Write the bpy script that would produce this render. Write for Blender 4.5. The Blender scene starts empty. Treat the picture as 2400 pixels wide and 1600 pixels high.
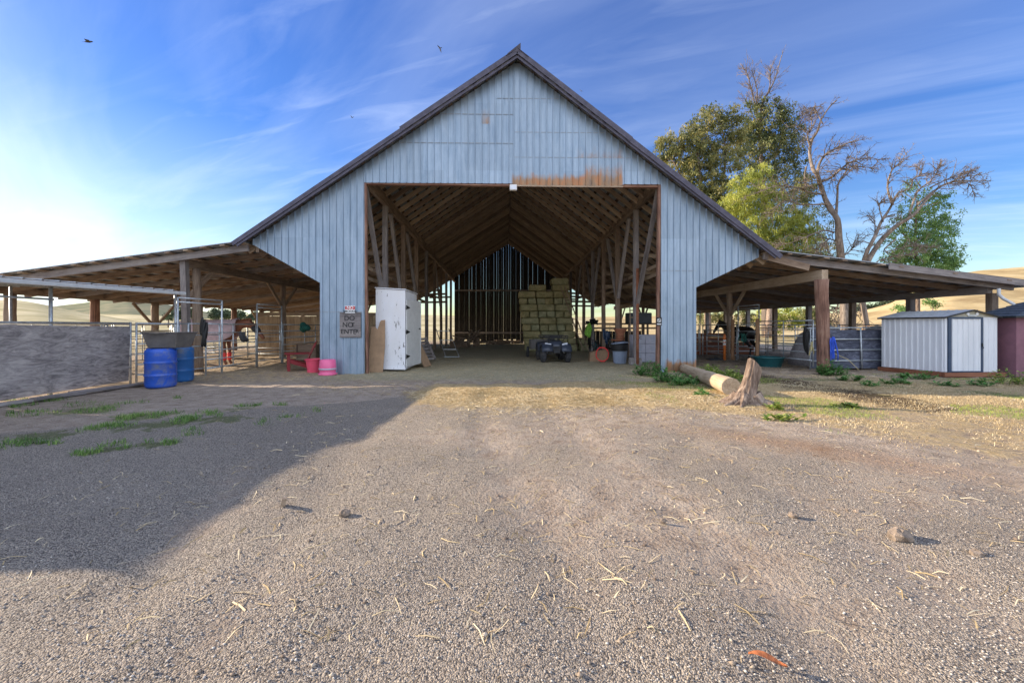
import bpy, math, random
import numpy as np
from mathutils import Vector, Matrix, Euler
R = math.radians
random.seed(7); rng = np.random.default_rng(11)
scn = bpy.context.scene
C = scn.collection

# ------------------------------------------------------------------ camera, sky, sun, exposure
CAMH, HY, F = 1.45, 765.0, 1000.0          # eye height, horizon row and focal length (2400 px wide frame)
YAW = 0.02
cam = bpy.data.cameras.new('camera'); cam.lens = 15; cam.sensor_width = 36
cam.shift_y = -(HY-800)/2400*-1.0
cam.clip_start = 0.05; cam.clip_end = 12000
camo = bpy.data.objects.new('camera', cam); C.objects.link(camo)
camo.location = (0, 0, CAMH); camo.rotation_euler = (R(90), 0, -YAW)
scn.camera = camo

SUN_EL = R(17.5)
SUNH = Vector((-0.968, 0.25, 0)).normalized()
sun_vec = Vector((SUNH.x*math.cos(SUN_EL), SUNH.y*math.cos(SUN_EL), math.sin(SUN_EL)))
sl = bpy.data.lights.new('sun', 'SUN'); sl.energy = 5.0; sl.angle = R(0.5); sl.color = (1.0, 0.84, 0.64)
so = bpy.data.objects.new('sun', sl); C.objects.link(so)
so.rotation_euler = sun_vec.to_track_quat('Z', 'Y').to_euler(); so.location = (-40, 10, 30)

w = bpy.data.worlds.new("World"); scn.world = w; w.use_nodes = True
nt = w.node_tree; nt.nodes.clear()
def N(t, typ, **kw):
    n = t.nodes.new(typ)
    for k, v in kw.items(): setattr(n, k, v)
    return n
out = N(nt, 'ShaderNodeOutputWorld'); bg = N(nt, 'ShaderNodeBackground')
bg.inputs['Strength'].default_value = 0.14
sky = N(nt, 'ShaderNodeTexSky', sky_type='NISHITA'); sky.sun_disc = False
sky.sun_elevation = SUN_EL; sky.sun_rotation = math.atan2(SUNH.x, SUNH.y)
sky.altitude = 200; sky.air_density = 1.25; sky.dust_density = 0.3; sky.ozone_density = 3.5
tc = N(nt, 'ShaderNodeTexCoord'); sep = N(nt, 'ShaderNodeSeparateXYZ')
nt.links.new(tc.outputs['Generated'], sep.inputs[0])
def mth(t, op, a, b=None, c=None, clamp=False):
    n = N(t, 'ShaderNodeMath', operation=op); n.use_clamp = clamp
    for i, v in enumerate((a, b, c)):
        if v is None: continue
        if isinstance(v, (int, float)): n.inputs[i].default_value = v
        else: t.links.new(v, n.inputs[i])
    return n.outputs[0]
zz = mth(nt, 'MAXIMUM', sep.outputs[2], 0.03)
zc = mth(nt, 'ADD', zz, 0.12)
u = mth(nt, 'DIVIDE', sep.outputs[0], zc); v = mth(nt, 'DIVIDE', sep.outputs[1], zc)
comb = N(nt, 'ShaderNodeCombineXYZ'); nt.links.new(u, comb.inputs[0]); nt.links.new(v, comb.inputs[1])
def skynoise(rot, scale, nsc, det, lo, hi, dist=0.0, rough=.55):
    m1 = N(nt, 'ShaderNodeMapping'); m1.inputs['Rotation'].default_value = (0, 0, R(rot))
    m = N(nt, 'ShaderNodeMapping'); m.inputs['Scale'].default_value = scale
    nt.links.new(comb.outputs[0], m1.inputs[0]); nt.links.new(m1.outputs[0], m.inputs[0])
    n = N(nt, 'ShaderNodeTexNoise'); n.inputs['Scale'].default_value = nsc; n.inputs['Detail'].default_value = det
    n.inputs['Roughness'].default_value = rough; n.inputs['Distortion'].default_value = dist
    nt.links.new(m.outputs[0], n.inputs['Vector'])
    r = N(nt, 'ShaderNodeMapRange'); r.inputs['From Min'].default_value = lo; r.inputs['From Max'].default_value = hi
    nt.links.new(n.outputs[0], r.inputs['Value']); return r.outputs[0]
c1 = skynoise(32, (0.38, 1.3, 1), 1.0, 8, .42, .84, 1.2)
c2 = skynoise(20, (0.5, 2.2, 1), 3.2, 8, .50, .85, .8)
c3 = skynoise(60, (1, 1, 1), .5, 4, .38, .72, .3)
thin = mth(nt, 'MULTIPLY', c1, .26)
wis = mth(nt, 'MULTIPLY', mth(nt, 'MULTIPLY', c2, c3), .30)
# cirrus is thicker toward the low west (left) sky
left = mth(nt, 'MULTIPLY_ADD', sep.outputs[0], -1.0, -.10)
left = mth(nt, 'MULTIPLY', left, 1.3, clamp=True)
low = mth(nt, 'MULTIPLY_ADD', sep.outputs[2], -3.4, 1.28, clamp=True)
veil = mth(nt, 'MULTIPLY', mth(nt, 'MULTIPLY', left, low), mth(nt, 'MULTIPLY_ADD', c1, .7, .55))
fac = mth(nt, 'ADD', mth(nt, 'ADD', thin, wis), mth(nt, 'MULTIPLY', veil, .9), clamp=True)
fac = mth(nt, 'ADD', fac, .07, clamp=True)
mix = N(nt, 'ShaderNodeMix', data_type='RGBA')
nt.links.new(fac, mix.inputs[0])
hsv = N(nt, 'ShaderNodeHueSaturation'); hsv.inputs['Saturation'].default_value = 1.42; hsv.inputs['Hue'].default_value = .525; hsv.inputs['Value'].default_value = .74
nt.links.new(sky.outputs[0], hsv.inputs['Color'])
nt.links.new(hsv.outputs[0], mix.inputs[6])
mix.inputs[7].default_value = (4.6, 5.1, 6.0, 1)
# unseen bright cloud sheet added behind the camera to lift shaded facade and ground
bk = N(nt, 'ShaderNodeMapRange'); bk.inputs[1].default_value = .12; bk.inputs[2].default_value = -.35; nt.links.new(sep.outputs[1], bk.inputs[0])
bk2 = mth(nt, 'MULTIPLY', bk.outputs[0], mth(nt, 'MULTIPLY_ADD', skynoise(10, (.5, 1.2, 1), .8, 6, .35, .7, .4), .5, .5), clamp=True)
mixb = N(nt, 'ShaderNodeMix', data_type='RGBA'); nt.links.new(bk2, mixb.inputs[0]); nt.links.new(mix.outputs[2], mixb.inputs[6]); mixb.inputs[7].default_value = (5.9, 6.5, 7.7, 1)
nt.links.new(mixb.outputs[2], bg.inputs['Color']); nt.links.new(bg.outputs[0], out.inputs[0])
scn.view_settings.view_transform = 'Standard'; scn.view_settings.look = 'None'
scn.view_settings.exposure = 0.96; scn.view_settings.gamma = 1
scn.cycles.max_bounces = 8; scn.cycles.diffuse_bounces = 5; scn.cycles.transparent_max_bounces = 8

# ------------------------------------------------------------------ helpers
def ray(px, py):
    dx = (px-1200)/F; dz = (HY-py)/F
    return dx*math.cos(YAW)+math.sin(YAW), math.cos(YAW)-dx*math.sin(YAW), dz
def W(px, py, Y):
    x, y, z = ray(px, py); t = Y/y
    return Vector((x*t, Y, CAMH+z*t))
def G(px, py, z=0.0):
    x, y, d = ray(px, py); t = (z-CAMH)/d
    return Vector((x*t, y*t, z))

WM = {}
def T(name, label, cat, loc=(0, 0, 0), rz=0.0, group=None):
    o = bpy.data.objects.new(name, None); C.objects.link(o); o.empty_display_size = .2
    M = Matrix.Translation(loc) @ Matrix.Rotation(rz, 4, 'Z')
    o.matrix_basis = M; WM[o] = M
    return tag(o, label, cat, group)
def tag(o, label=None, cat=None, group=None, kind=None):
    if label: o['label'] = label
    if cat: o['category'] = cat
    if group: o['group'] = group
    if kind: o['kind'] = kind
    return o
def link(o, M, parent=None):
    C.objects.link(o)
    if parent is not None:
        o.parent = parent; o.matrix_parent_inverse = WM[parent].inverted()
    o.matrix_basis = M; WM[o] = M
    return o
def copy_tree(o, loc=None, rz=0.0, label=None, parent=None, M=None):
    c = o.copy(); C.objects.link(c)
    if parent is not None: c.parent = parent
    for ch in o.children: copy_tree(ch, parent=c)
    if parent is None:
        M = M or (Matrix.Translation(loc) @ Matrix.Rotation(rz, 4, 'Z'))
        c.matrix_basis = M; WM[c] = M
        if label: c['label'] = label
    return c
def empty_part(name, parent, loc=(0, 0, 0)):
    o = bpy.data.objects.new(name, None); return link(o, Matrix.Translation(loc), parent)

class MB:
    def __init__(s): s.v = []; s.f = []
    def add(s, v, f):
        k = len(s.v); s.v += [tuple(p) for p in v]; s.f += [tuple(i+k for i in q) for q in f]; return s
    def box(s, c, d, rot=None, taper=1.0):
        x, y, z = d[0]/2, d[1]/2, d[2]/2
        pts = [Vector((a*(taper if e > 0 else 1), b*(taper if e > 0 else 1), e)) for a in (-x, x) for b in (-y, y) for e in (-z, z)]
        if rot is not None:
            rot = rot if isinstance(rot, Matrix) else Euler(rot).to_matrix()
            pts = [rot @ p for p in pts]
        c = Vector(c)
        return s.add([p+c for p in pts], [(0, 1, 3, 2), (4, 6, 7, 5), (0, 4, 5, 1), (2, 3, 7, 6), (0, 2, 6, 4), (1, 5, 7, 3)])
    def bar(s, p, q, w, h, up=(0, 0, 1)):
        p, q = Vector(p), Vector(q); d = (q-p); L = d.length; d.normalize(); up = Vector(up)
        if abs(d.dot(up)) > .98: up = Vector((0, 1, 0))
        y = up.cross(d).normalized(); z = d.cross(y)
        return s.box((p+q)/2, (L, w, h), Matrix((d, y, z)).transposed())
    def tube(s, pts, rad, n=8, cap=True, wob=0.0):
        pts = [Vector(p) for p in pts]; m = len(pts)
        if not hasattr(rad, '__len__'): rad = [rad]*m
        ring = []; ref = None
        for i in range(m):
            d = (pts[min(i+1, m-1)]-pts[max(i-1, 0)]).normalized()
            if ref is None:
                ref = Vector((0, 0, 1)) if abs(d.z) < .9 else Vector((1, 0, 0))
            a = (ref - d*ref.dot(d)).normalized(); ref = a; b = d.cross(a)
            for k in range(n):
                t = 2*math.pi*k/n; rr = rad[i]*(1+wob*random.uniform(-1, 1))
                ring.append(pts[i]+(a*math.cos(t)+b*math.sin(t))*rr)
        f = [(i*n+k, i*n+(k+1) % n, (i+1)*n+(k+1) % n, (i+1)*n+k) for i in range(m-1) for k in range(n)]
        if cap: f += [tuple(range(n-1, -1, -1)), tuple((m-1)*n+k for k in range(n))]
        return s.add(ring, f)
    def lathe(s, prof, c=(0, 0, 0), n=24, sx=1.0, sy=1.0, capb=True, capt=False, rib=0.0):
        c = Vector(c); v = []
        for r, z in prof:
            for k in range(n):
                t = 2*math.pi*k/n; q = r*(1+(rib if k % 2 else 0))
                v.append(c+Vector((q*math.cos(t)*sx, q*math.sin(t)*sy, z)))
        m = len(prof)
        f = [(i*n+k, i*n+(k+1) % n, (i+1)*n+(k+1) % n, (i+1)*n+k) for i in range(m-1) for k in range(n)]
        if capb: f.append(tuple(range(n-1, -1, -1)))
        if capt: f.append(tuple((m-1)*n+k for k in range(n)))
        return s.add(v, f)
    def ell(s, c, r, nu=14, nv=9, rot=None):
        c = Vector(c); v = []; rot = Euler(rot).to_matrix() if rot else Matrix.Identity(3)
        for j in range(nv+1):
            p = math.pi*j/nv
            for k in range(nu):
                t = 2*math.pi*k/nu
                v.append(c+rot @ Vector((r[0]*math.sin(p)*math.cos(t), r[1]*math.sin(p)*math.sin(t), r[2]*math.cos(p))))
        return s.add(v, [(j*nu+k, (j+1)*nu+k, (j+1)*nu+(k+1) % nu, j*nu+(k+1) % nu) for j in range(nv) for k in range(nu)])
    def prism(s, poly, y0, y1):        # polygon in x,z extruded in y
        n = len(poly)
        return s.add([(x, y0, z) for x, z in poly]+[(x, y1, z) for x, z in poly],
                     [tuple(range(n-1, -1, -1)), tuple(range(n, 2*n))]+[(i, (i+1) % n, n+(i+1) % n, n+i) for i in range(n)])
    def build(s, name, m, parent=None, smooth=False, origin='base', bevel=0.0, M=None, sub=0):
        me = bpy.data.meshes.new(name)
        V = np.array(s.v, float)
        if M is not None: o0 = M
        else:
            lo, hi = V.min(0), V.max(0)
            o = ((lo[0]+hi[0])/2, (lo[1]+hi[1])/2, lo[2]) if origin == 'base' else origin
            V = V-np.array(o); o0 = Matrix.Translation(o)
        me.from_pydata(V.tolist(), [], s.f); me.validate(); me.materials.append(m)
        if smooth: me.polygons.foreach_set('use_smooth', [len(p_.vertices) <= 4 for p_ in me.polygons])
        ob = bpy.data.objects.new(name, me)
        if bevel:
            b = ob.modifiers.new('b', 'BEVEL'); b.width = bevel; b.segments = 2; b.limit_method = 'ANGLE'
        if sub:
            b = ob.modifiers.new('s', 'SUBSURF'); b.levels = b.render_levels = sub
        if smooth and not sub:
            pass
        return link(ob, o0, parent)

def beam(name, p, q, w, h, m, parent=None, up=(0, 0, 1), jit=True, end=0.0):
    """a timber with its length along local x, so that the grain runs along it"""
    p, q = Vector(p), Vector(q); d = q-p; L = d.length; d.normalize(); up = Vector(up)
    if abs(d.dot(up)) > .98: up = Vector((0, 1, 0))
    y = up.cross(d).normalized(); z = d.cross(y)
    n = max(2, int(L/1.2)); s = MB()
    vs = []
    for i in range(n+1):
        t = i/n; j = .012 if (jit and 0 < i < n) else 0
        oy, oz = random.uniform(-j, j), random.uniform(-j, j)
        for a, b in ((-1, -1), (1, -1), (1, 1), (-1, 1)): vs.append((t*L, a*w/2+oy, b*h/2+oz))
    fs = [(i*4+k, i*4+(k+1) % 4, i*4+4+(k+1) % 4, i*4+4+k) for i in range(n) for k in range(4)]
    fs += [(3, 2, 1, 0), (n*4, n*4+1, n*4+2, n*4+3)]
    s.add(vs, fs)
    M = Matrix(((d.x, y.x, z.x, p.x), (d.y, y.y, z.y, p.y), (d.z, y.z, z.z, p.z), (0, 0, 0, 1)))
    return s.build(name, m, parent, M=M)
def logpost(name, p, q, r, m, parent=None, r1=None, n=12, wob=.05):
    p, q = Vector(p), Vector(q); d = (q-p); L = d.length; d.normalize()
    y = Vector((0, 1, 0)).cross(d); y = y.normalized() if y.length > .1 else Vector((1, 0, 0)).cross(d).normalized()
    z = d.cross(y); k = max(4, int(L/.3)); r1 = r1 or r
    s = MB(); s.tube([(L*i/k, random.uniform(-.01, .01), random.uniform(-.01, .01)) for i in range(k+1)], [r+(r1-r)*i/k for i in range(k+1)], n, wob=wob)
    M = Matrix(((d.x, y.x, z.x, p.x), (d.y, y.y, z.y, p.y), (d.z, y.z, z.z, p.z), (0, 0, 0, 1)))
    return s.build(name, m, parent, smooth=True, M=M)
def npmesh(name, V, Fq, m, parent=None, origin=(0, 0, 0), tri=False, attr=None):
    me = bpy.data.meshes.new(name); V = np.asarray(V, np.float32)-np.array(origin, np.float32); Fq = np.asarray(Fq, np.int32)
    k = Fq.shape[1]; nf = len(Fq)
    me.vertices.add(len(V)); me.vertices.foreach_set('co', V.ravel())
    me.loops.add(nf*k); me.loops.foreach_set('vertex_index', Fq.ravel())
    me.polygons.add(nf); me.polygons.foreach_set('loop_start', np.arange(nf, dtype=np.int32)*k)
    me.polygons.foreach_set('loop_total', np.full(nf, k, np.int32))
    me.update(calc_edges=True); me.materials.append(m)
    if attr:
        for an, data in attr.items():
            a = me.attributes.new(an, 'FLOAT', 'POINT'); a.data.foreach_set('value', np.asarray(data, np.float32))
    return link(bpy.data.objects.new(name, me), Matrix.Translation(origin), parent)

# ------------------------------------------------------------------ materials
def nm(name):
    m = bpy.data.materials.new(name); m.use_nodes = True; t = m.node_tree
    b = t.nodes['Principled BSDF']; return m, t, b
def noise(t, vec, scale, det=5, rough=.6, dist=0.0):
    n = N(t, 'ShaderNodeTexNoise'); n.inputs['Scale'].default_value = scale; n.inputs['Detail'].default_value = det
    n.inputs['Roughness'].default_value = rough; n.inputs['Distortion'].default_value = dist
    if vec is not None: t.links.new(vec, n.inputs['Vector'])
    return n.outputs[0]
def mapping(t, coord='Object', scale=(1, 1, 1), rnd=False, rot=(0, 0, 0)):
    tcn = N(t, 'ShaderNodeTexCoord'); mp = N(t, 'ShaderNodeMapping'); mp.inputs['Scale'].default_value = scale
    mp.inputs['Rotation'].default_value = rot
    t.links.new(tcn.outputs[coord], mp.inputs[0])
    if rnd:
        oi = N(t, 'ShaderNodeObjectInfo'); k = mth(t, 'MULTIPLY', oi.outputs['Random'], 37.0)
        cb = N(t, 'ShaderNodeCombineXYZ')
        for i in range(3): t.links.new(k, cb.inputs[i])
        t.links.new(cb.outputs[0], mp.inputs['Location'])
    return mp.outputs[0]
def ramp(t, fac, cols):
    r = N(t, 'ShaderNodeValToRGB'); e = r.color_ramp.elements
    while len(e) < len(cols): e.new(.5)
    for i, (p, c) in enumerate(cols): e[i].position = p; e[i].color = (*c, 1)
    t.links.new(fac, r.inputs[0]); return r.outputs[0]
def mixc(t, f, a, b, blend='MIX'):
    x = N(t, 'ShaderNodeMix', data_type='RGBA', blend_type=blend)
    for i, val in ((0, f), (6, a), (7, b)):
        if isinstance(val, (int, float)): x.inputs[i].default_value = val
        elif isinstance(val, tuple): x.inputs[i].default_value = (*val, 1)
        else: t.links.new(val, x.inputs[i])
    return x.outputs[2]
def maprange(t, val, a, b, c=0., d=1.):
    r = N(t, 'ShaderNodeMapRange'); r.inputs[1].default_value = a; r.inputs[2].default_value = b
    r.inputs[3].default_value = c; r.inputs[4].default_value = d; t.links.new(val, r.inputs[0]); return r.outputs[0]
def bump(t, b, h, strength=.4, dist=.02):
    n = N(t, 'ShaderNodeBump'); n.inputs['Strength'].default_value = strength; n.inputs['Distance'].default_value = dist
    t.links.new(h, n.inputs['Height']); t.links.new(n.outputs[0], b.inputs['Normal']); return n
def objvar(t, col, lo=.75, hi=1.2):
    oi = N(t, 'ShaderNodeObjectInfo'); k = maprange(t, oi.outputs['Random'], 0, 1, lo, hi)
    cb = N(t, 'ShaderNodeCombineXYZ')
    for i in range(3): t.links.new(k, cb.inputs[i])
    return mixc(t, 1.0, col, cb.outputs[0], 'MULTIPLY')
def wood(name, dark, mid, light, axis=0, fine=60, coarse=5, rough=.85, bs=.5, var=(.75, 1.2), boards=None):
    m, t, b = nm(name)
    sc = [1, 1, 1]; sc[axis] = .06
    v = mapping(t, 'Object', tuple(sc), True)
    n1 = noise(t, v, fine, 4, .7, .3); n2 = noise(t, v, coarse, 4, .6, 1.0)
    v3 = mapping(t, 'Object', (1, 1, 1), True); n3 = noise(t, v3, 1.6, 4)
    k = mth(t, 'ADD', mth(t, 'MULTIPLY', n1, .5), mth(t, 'ADD', mth(t, 'MULTIPLY', n2, .4), mth(t, 'MULTIPLY', n3, .25)))
    c = ramp(t, k, [(.42, dark), (.56, mid), (.72, light)])
    if boards:          # tone steps from board to board (width along an axis)
        ax, wd = boards
        tcn = N(t, 'ShaderNodeTexCoord'); sp = N(t, 'ShaderNodeSeparateXYZ'); t.links.new(tcn.outputs['Object'], sp.inputs[0])
        q = mth(t, 'FLOOR', mth(t, 'DIVIDE', sp.outputs[ax], wd)); wn = N(t, 'ShaderNodeTexWhiteNoise', noise_dimensions='1D'); t.links.new(q, wn.inputs['W'])
        kk = maprange(t, wn.outputs[0], 0, 1, .55, 1.3); cb = N(t, 'ShaderNodeCombineXYZ')
        for i in range(3): t.links.new(kk, cb.inputs[i])
        c = mixc(t, 1.0, c, cb.outputs[0], 'MULTIPLY')
    c = objvar(t, c, *var)
    t.links.new(c, b.inputs['Base Color']); b.inputs['Roughness'].default_value = rough
    bump(t, b, n1, bs, .01); return m
def paint(name, col, rough=.5, metal=0., var=.12, bs=.05, scale=6, dirt=None, dirtlo=.55, ov=(.92, 1.06), spec=None):
    m, t, b = nm(name); v = mapping(t, 'Object', (1, 1, 1), True)
    n = noise(t, v, scale, 6, .65); lo = tuple(c*(1-var) for c in col); hi = tuple(min(1, c*(1+var)) for c in col)
    c = ramp(t, n, [(.35, lo), (.65, hi)])
    if dirt:
        n2 = noise(t, v, scale*.5, 8, .7, .5); c = mixc(t, maprange(t, n2, dirtlo, dirtlo+.12), c, dirt)
    c = objvar(t, c, *ov)
    t.links.new(c, b.inputs['Base Color']); b.inputs['Roughness'].default_value = rough; b.inputs['Metallic'].default_value = metal
    if bs: bump(t, b, noise(t, v, scale*6, 4), bs, .01)
    return m

M = {}
M['wood'] = wood('weathered_wood', (.10, .065, .045), (.24, .17, .12), (.40, .31, .23))
M['woodlt'] = wood('pale_wood', (.20, .14, .09), (.38, .28, .19), (.54, .43, .31))
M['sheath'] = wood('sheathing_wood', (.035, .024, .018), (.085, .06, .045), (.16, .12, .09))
M['woodgr'] = wood('grey_wood', (.10, .085, .08), (.24, .21, .20), (.40, .36, .33))
M['woodor'] = wood('orange_wood', (.14, .07, .035), (.33, .18, .09), (.50, .30, .17))
M['logbrown'] = wood('log_brown', (.05, .025, .018), (.24, .12, .08), (.42, .26, .18), fine=30, coarse=8, bs=1.0)
M['log'] = wood('debarked_log', (.20, .14, .09), (.38, .28, .18), (.52, .41, .29), fine=24, coarse=5, bs=.7)
M['boardwall'] = wood('board_wall', (.16, .11, .07), (.36, .26, .16), (.52, .40, .26), axis=2, fine=40)
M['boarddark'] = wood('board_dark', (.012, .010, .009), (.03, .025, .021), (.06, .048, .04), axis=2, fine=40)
M['redboard'] = wood('red_board', (.13, .045, .025), (.27, .10, .05), (.40, .17, .09), axis=0, fine=40)
M['bark'] = wood('bark', (.035, .024, .018), (.19, .13, .095), (.46, .36, .28), axis=2, fine=22, coarse=6, bs=2.0)
M['barkdead'] = wood('dead_bark', (.06, .045, .036), (.16, .125, .10), (.34, .275, .225), axis=2, fine=8, coarse=2.5, bs=.8)
M['pipe'] = paint('galvanised_pipe', (.52, .56, .58), .42, .55, .25, .05, 9, dirt=(.25, .16, .10), dirtlo=.66)
M['white'] = paint('white_metal', (.62, .62, .60), .5, 0, .08)
M['black'] = paint('black_plastic', (.022, .022, .025), .42, 0, .3, .1)
M['rubber'] = paint('rubber', (.045, .045, .048), .85, 0, .35, .3, dirt=(.16, .13, .10), dirtlo=.58)
M['blue'] = paint('blue_plastic', (.022, .10, .52), .38, 0, .12, .03, 3, dirt=(.17, .20, .30), dirtlo=.54)
M['blue2'] = paint('blue_plastic_pale', (.025, .15, .42), .42, 0, .12, .03, 3, dirt=(.20, .23, .28), dirtlo=.53)
M['greyrubber'] = paint('grey_rubber', (.13, .12, .11), .75, 0, .25, .1, 4, dirt=(.26, .22, .18), dirtlo=.56)
M['pink'] = paint('pink_plastic', (.80, .09, .16), .4, 0, .08, .02, 5)
M['pink2'] = paint('pink_plastic_pale', (.80, .14, .30), .4, 0, .08, .02, 5)
M['red'] = paint('red_plastic', (.24, .012, .018), .5, 0, .2, .05, 5)
M['teal'] = paint('teal_plastic', (.02, .12, .13), .35, 0, .2, .02)
M['navy'] = paint('navy_metal', (.025, .05, .10), .4, 0, .15, .02)
M['orange'] = paint('orange_plastic', (.75, .20, .04), .5)
M['green'] = paint('green_fabric', (.02, .13, .10), .85, 0, .3, .3, 20)
M['neon'] = paint('lime_fabric', (.35, .75, .10), .8, 0, .25, .3, 12)
M['bluerope'] = paint('blue_rope', (.03, .10, .60), .7, 0, .2, .3, 30)
M['yelrope'] = paint('pale_rope', (.50, .42, .20), .8, 0, .2, .3, 30)
M['chrome'] = paint('aluminium', (.62, .64, .66), .3, .8, .1, .02)
M['greybin'] = paint('grey_bin', (.24, .29, .38), .5, 0, .12, .03, 4, dirt=(.15, .15, .16), dirtlo=.62)
M['darkbin'] = paint('dark_bin', (.06, .075, .09), .5, 0, .2, .03)
M['card'] = paint('cardboard', (.34, .22, .13), .85, 0, .15, .05)
M['carton'] = paint('white_carton', (.44, .44, .50), .7, 0, .08, .03)
M['horsebrown'] = paint('bay_coat', (.22, .08, .04), .6, 0, .3, .1, 5)
M['horseblack'] = paint('black_coat', (.012, .010, .010), .5, 0, .3, .1, 5)
M['horsehair'] = paint('horse_hair', (.25, .08, .03), .7, 0, .4, .6, 30)
M['sheet'] = paint('horse_sheet', (.60, .46, .48), .8, 0, .15, .15, 7)
M['redwrap'] = paint('red_wrap', (.85, .07, .06), .7, 0, .12, .1, 10)
M['pinkwall'] = paint('pink_wall', (.24, .11, .14), .8, 0, .15, .15, 3)
M['rope'] = M['yelrope']
M['bird'] = paint('bird_plumage', (.05, .045, .04), .8)
M['leafdry'] = paint('dry_leaf', (.42, .13, .04), .7, 0, .4, .2, 30)
M['tarp'] = paint('grey_shavings', (.33, .31, .31), .9, 0, .2, .6, 12)
M['redpaint'] = paint('red_paint', (.50, .02, .02), .5)
M['ink'] = paint('black_ink', (.012, .012, .012), .6)
M['wt'] = paint('white_paint', (.78, .78, .76), .5, 0, .05)
M['lens'] = paint('lamp_lens', (.70, .74, .80), .15, 0, .05, 0)
M['stone'] = paint('stone', (.26, .20, .15), .9, 0, .4, .8, 14)
M['concrete'] = paint('concrete', (.34, .31, .29), .9, 0, .25, .4, 8)
def mat_cabinet():
    m, t, b = nm('peeling_white_paint'); v = mapping(t, 'Object', (1, 1, .25))
    n = noise(t, v, 14, 9, .75, .6); n2 = noise(t, mapping(t, 'Object', (1, 1, .2)), 3, 5)
    k = mth(t, 'ADD', n, mth(t, 'MULTIPLY', n2, .35))
    c = mixc(t, maprange(t, k, .80, .815), (.80, .81, .84), (.10, .085, .075))
    c = mixc(t, maprange(t, noise(t, mapping(t, 'Object', (1, 1, .3)), 1.6, 5), .4, .8), c, mixc(t, 1.0, c, (.86, .82, .76), 'MULTIPLY'))
    t.links.new(c, b.inputs['Base Color']); b.inputs['Roughness'].default_value = .6
    bump(t, b, n, .3, .01); return m
M['cabinet'] = mat_cabinet()
def mat_ply(name, cols, s=1.0):
    m, t, b = nm(name); v = mapping(t, 'Object', (.25*s, .25*s, 1*s))
    n = noise(t, v, 7, 9, .72, 2.6); n2 = noise(t, mapping(t, 'Object', (.8, .8, .8)), 1.2, 5); n3 = noise(t, mapping(t, 'Object', (.08, .08, 1)), 90, 3)
    k = mth(t, 'ADD', mth(t, 'MULTIPLY', n, .55), mth(t, 'ADD', mth(t, 'MULTIPLY', n2, .3), mth(t, 'MULTIPLY', n3, .2)))
    c = ramp(t, k, [(.42, cols[0]), (.53, cols[1]), (.66, cols[2])])
    t.links.new(c, b.inputs['Base Color']); b.inputs['Roughness'].default_value = .85; bump(t, b, k, .6, .02); return m
M['ply'] = mat_ply('weathered_plywood', ((.13, .115, .11), (.35, .31, .29), (.58, .52, .47)))
M['ply2'] = mat_ply('dark_plywood', ((.03, .033, .05), (.09, .10, .14), (.26, .28, .36)), 1.4)
def mat_steel(name, base, hi, rust=None, metal=.55, rough=.45, pw=.62, axis=0):
    m, t, b = nm(name)
    tcn = N(t, 'ShaderNodeTexCoord'); sp = N(t, 'ShaderNodeSeparateXYZ'); t.links.new(tcn.outputs['Object'], sp.inputs[0])
    X, Y, Z = sp.outputs
    v = mapping(t, 'Object', (1, 1, .3)); n = noise(t, v, 3.0, 8, .7, .3); ns = noise(t, mapping(t, 'Object', (1, 1, .05)), 16, 6, .7)
    k = mth(t, 'ADD', mth(t, 'MULTIPLY', n, .6), mth(t, 'MULTIPLY', ns, .4))
    c = ramp(t, k, [(.36, base), (.50, tuple((a+b_)/2 for a, b_ in zip(base, hi))), (.64, hi)])
    q = mth(t, 'ADD', mth(t, 'FLOOR', mth(t, 'DIVIDE', sp.outputs[axis], pw)), mth(t, 'MULTIPLY', mth(t, 'FLOOR', mth(t, 'DIVIDE', Z, 2.1)), 7.3))
    wn = N(t, 'ShaderNodeTexWhiteNoise', noise_dimensions='1D'); t.links.new(q, wn.inputs['W'])
    kk = maprange(t, wn.outputs[0], 0, 1, .90, 1.06); cb = N(t, 'ShaderNodeCombineXYZ')
    for i in range(3): t.links.new(kk, cb.inputs[i])
    c = mixc(t, 1.0, c, cb.outputs[0], 'MULTIPLY')
    # scattered grime spots and nail rust
    c = mixc(t, maprange(t, noise(t, mapping(t, 'Object', (1, 1, .4)), 9, 8, .8), .68, .76, 0, .7), c, (.20, .15, .12))
    if rust:
        col = c
        for (x0, x1, z0, z1, fade, dens) in rust:    # rust patch: box in x, fading upward from z0 to z1
            nr = noise(t, mapping(t, 'Object', (1, 1, .35)), 5, 8, .75, .2)
            mx = mth(t, 'MULTIPLY', maprange(t, X, x0-.04, x0+.04), maprange(t, X, x1+.04, x1-.04))
            mz = mth(t, 'MULTIPLY', maprange(t, Z, z0-.03, z0+.01), maprange(t, Z, z1, z0, 0, 1))
            f = mth(t, 'MULTIPLY', mx, mth(t, 'MULTIPLY', mth(t, 'SUBTRACT', mth(t, 'ADD', mz, nr), fade), dens, clamp=True), clamp=True)
            gate = mth(t, 'MULTIPLY', f, mth(t, 'GREATER_THAN', mz, .001))
            rc = ramp(t, nr, [(.35, (.22, .16, .12)), (.5, (.34, .21, .12)), (.66, (.46, .19, .08))])
            col = mixc(t, gate, col, rc)
        c = col
    t.links.new(c, b.inputs['Base Color']); b.inputs['Metallic'].default_value = metal
    rr = maprange(t, n, .3, .7, rough-.08, rough+.15); t.links.new(rr, b.inputs['Roughness'])
    bump(t, b, mth(t, 'ADD', n, mth(t, 'MULTIPLY', ns, .3)), .12, .02)
    return m
SBASE, SHI = (.21, .28, .355), (.40, .49, .58)
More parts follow.
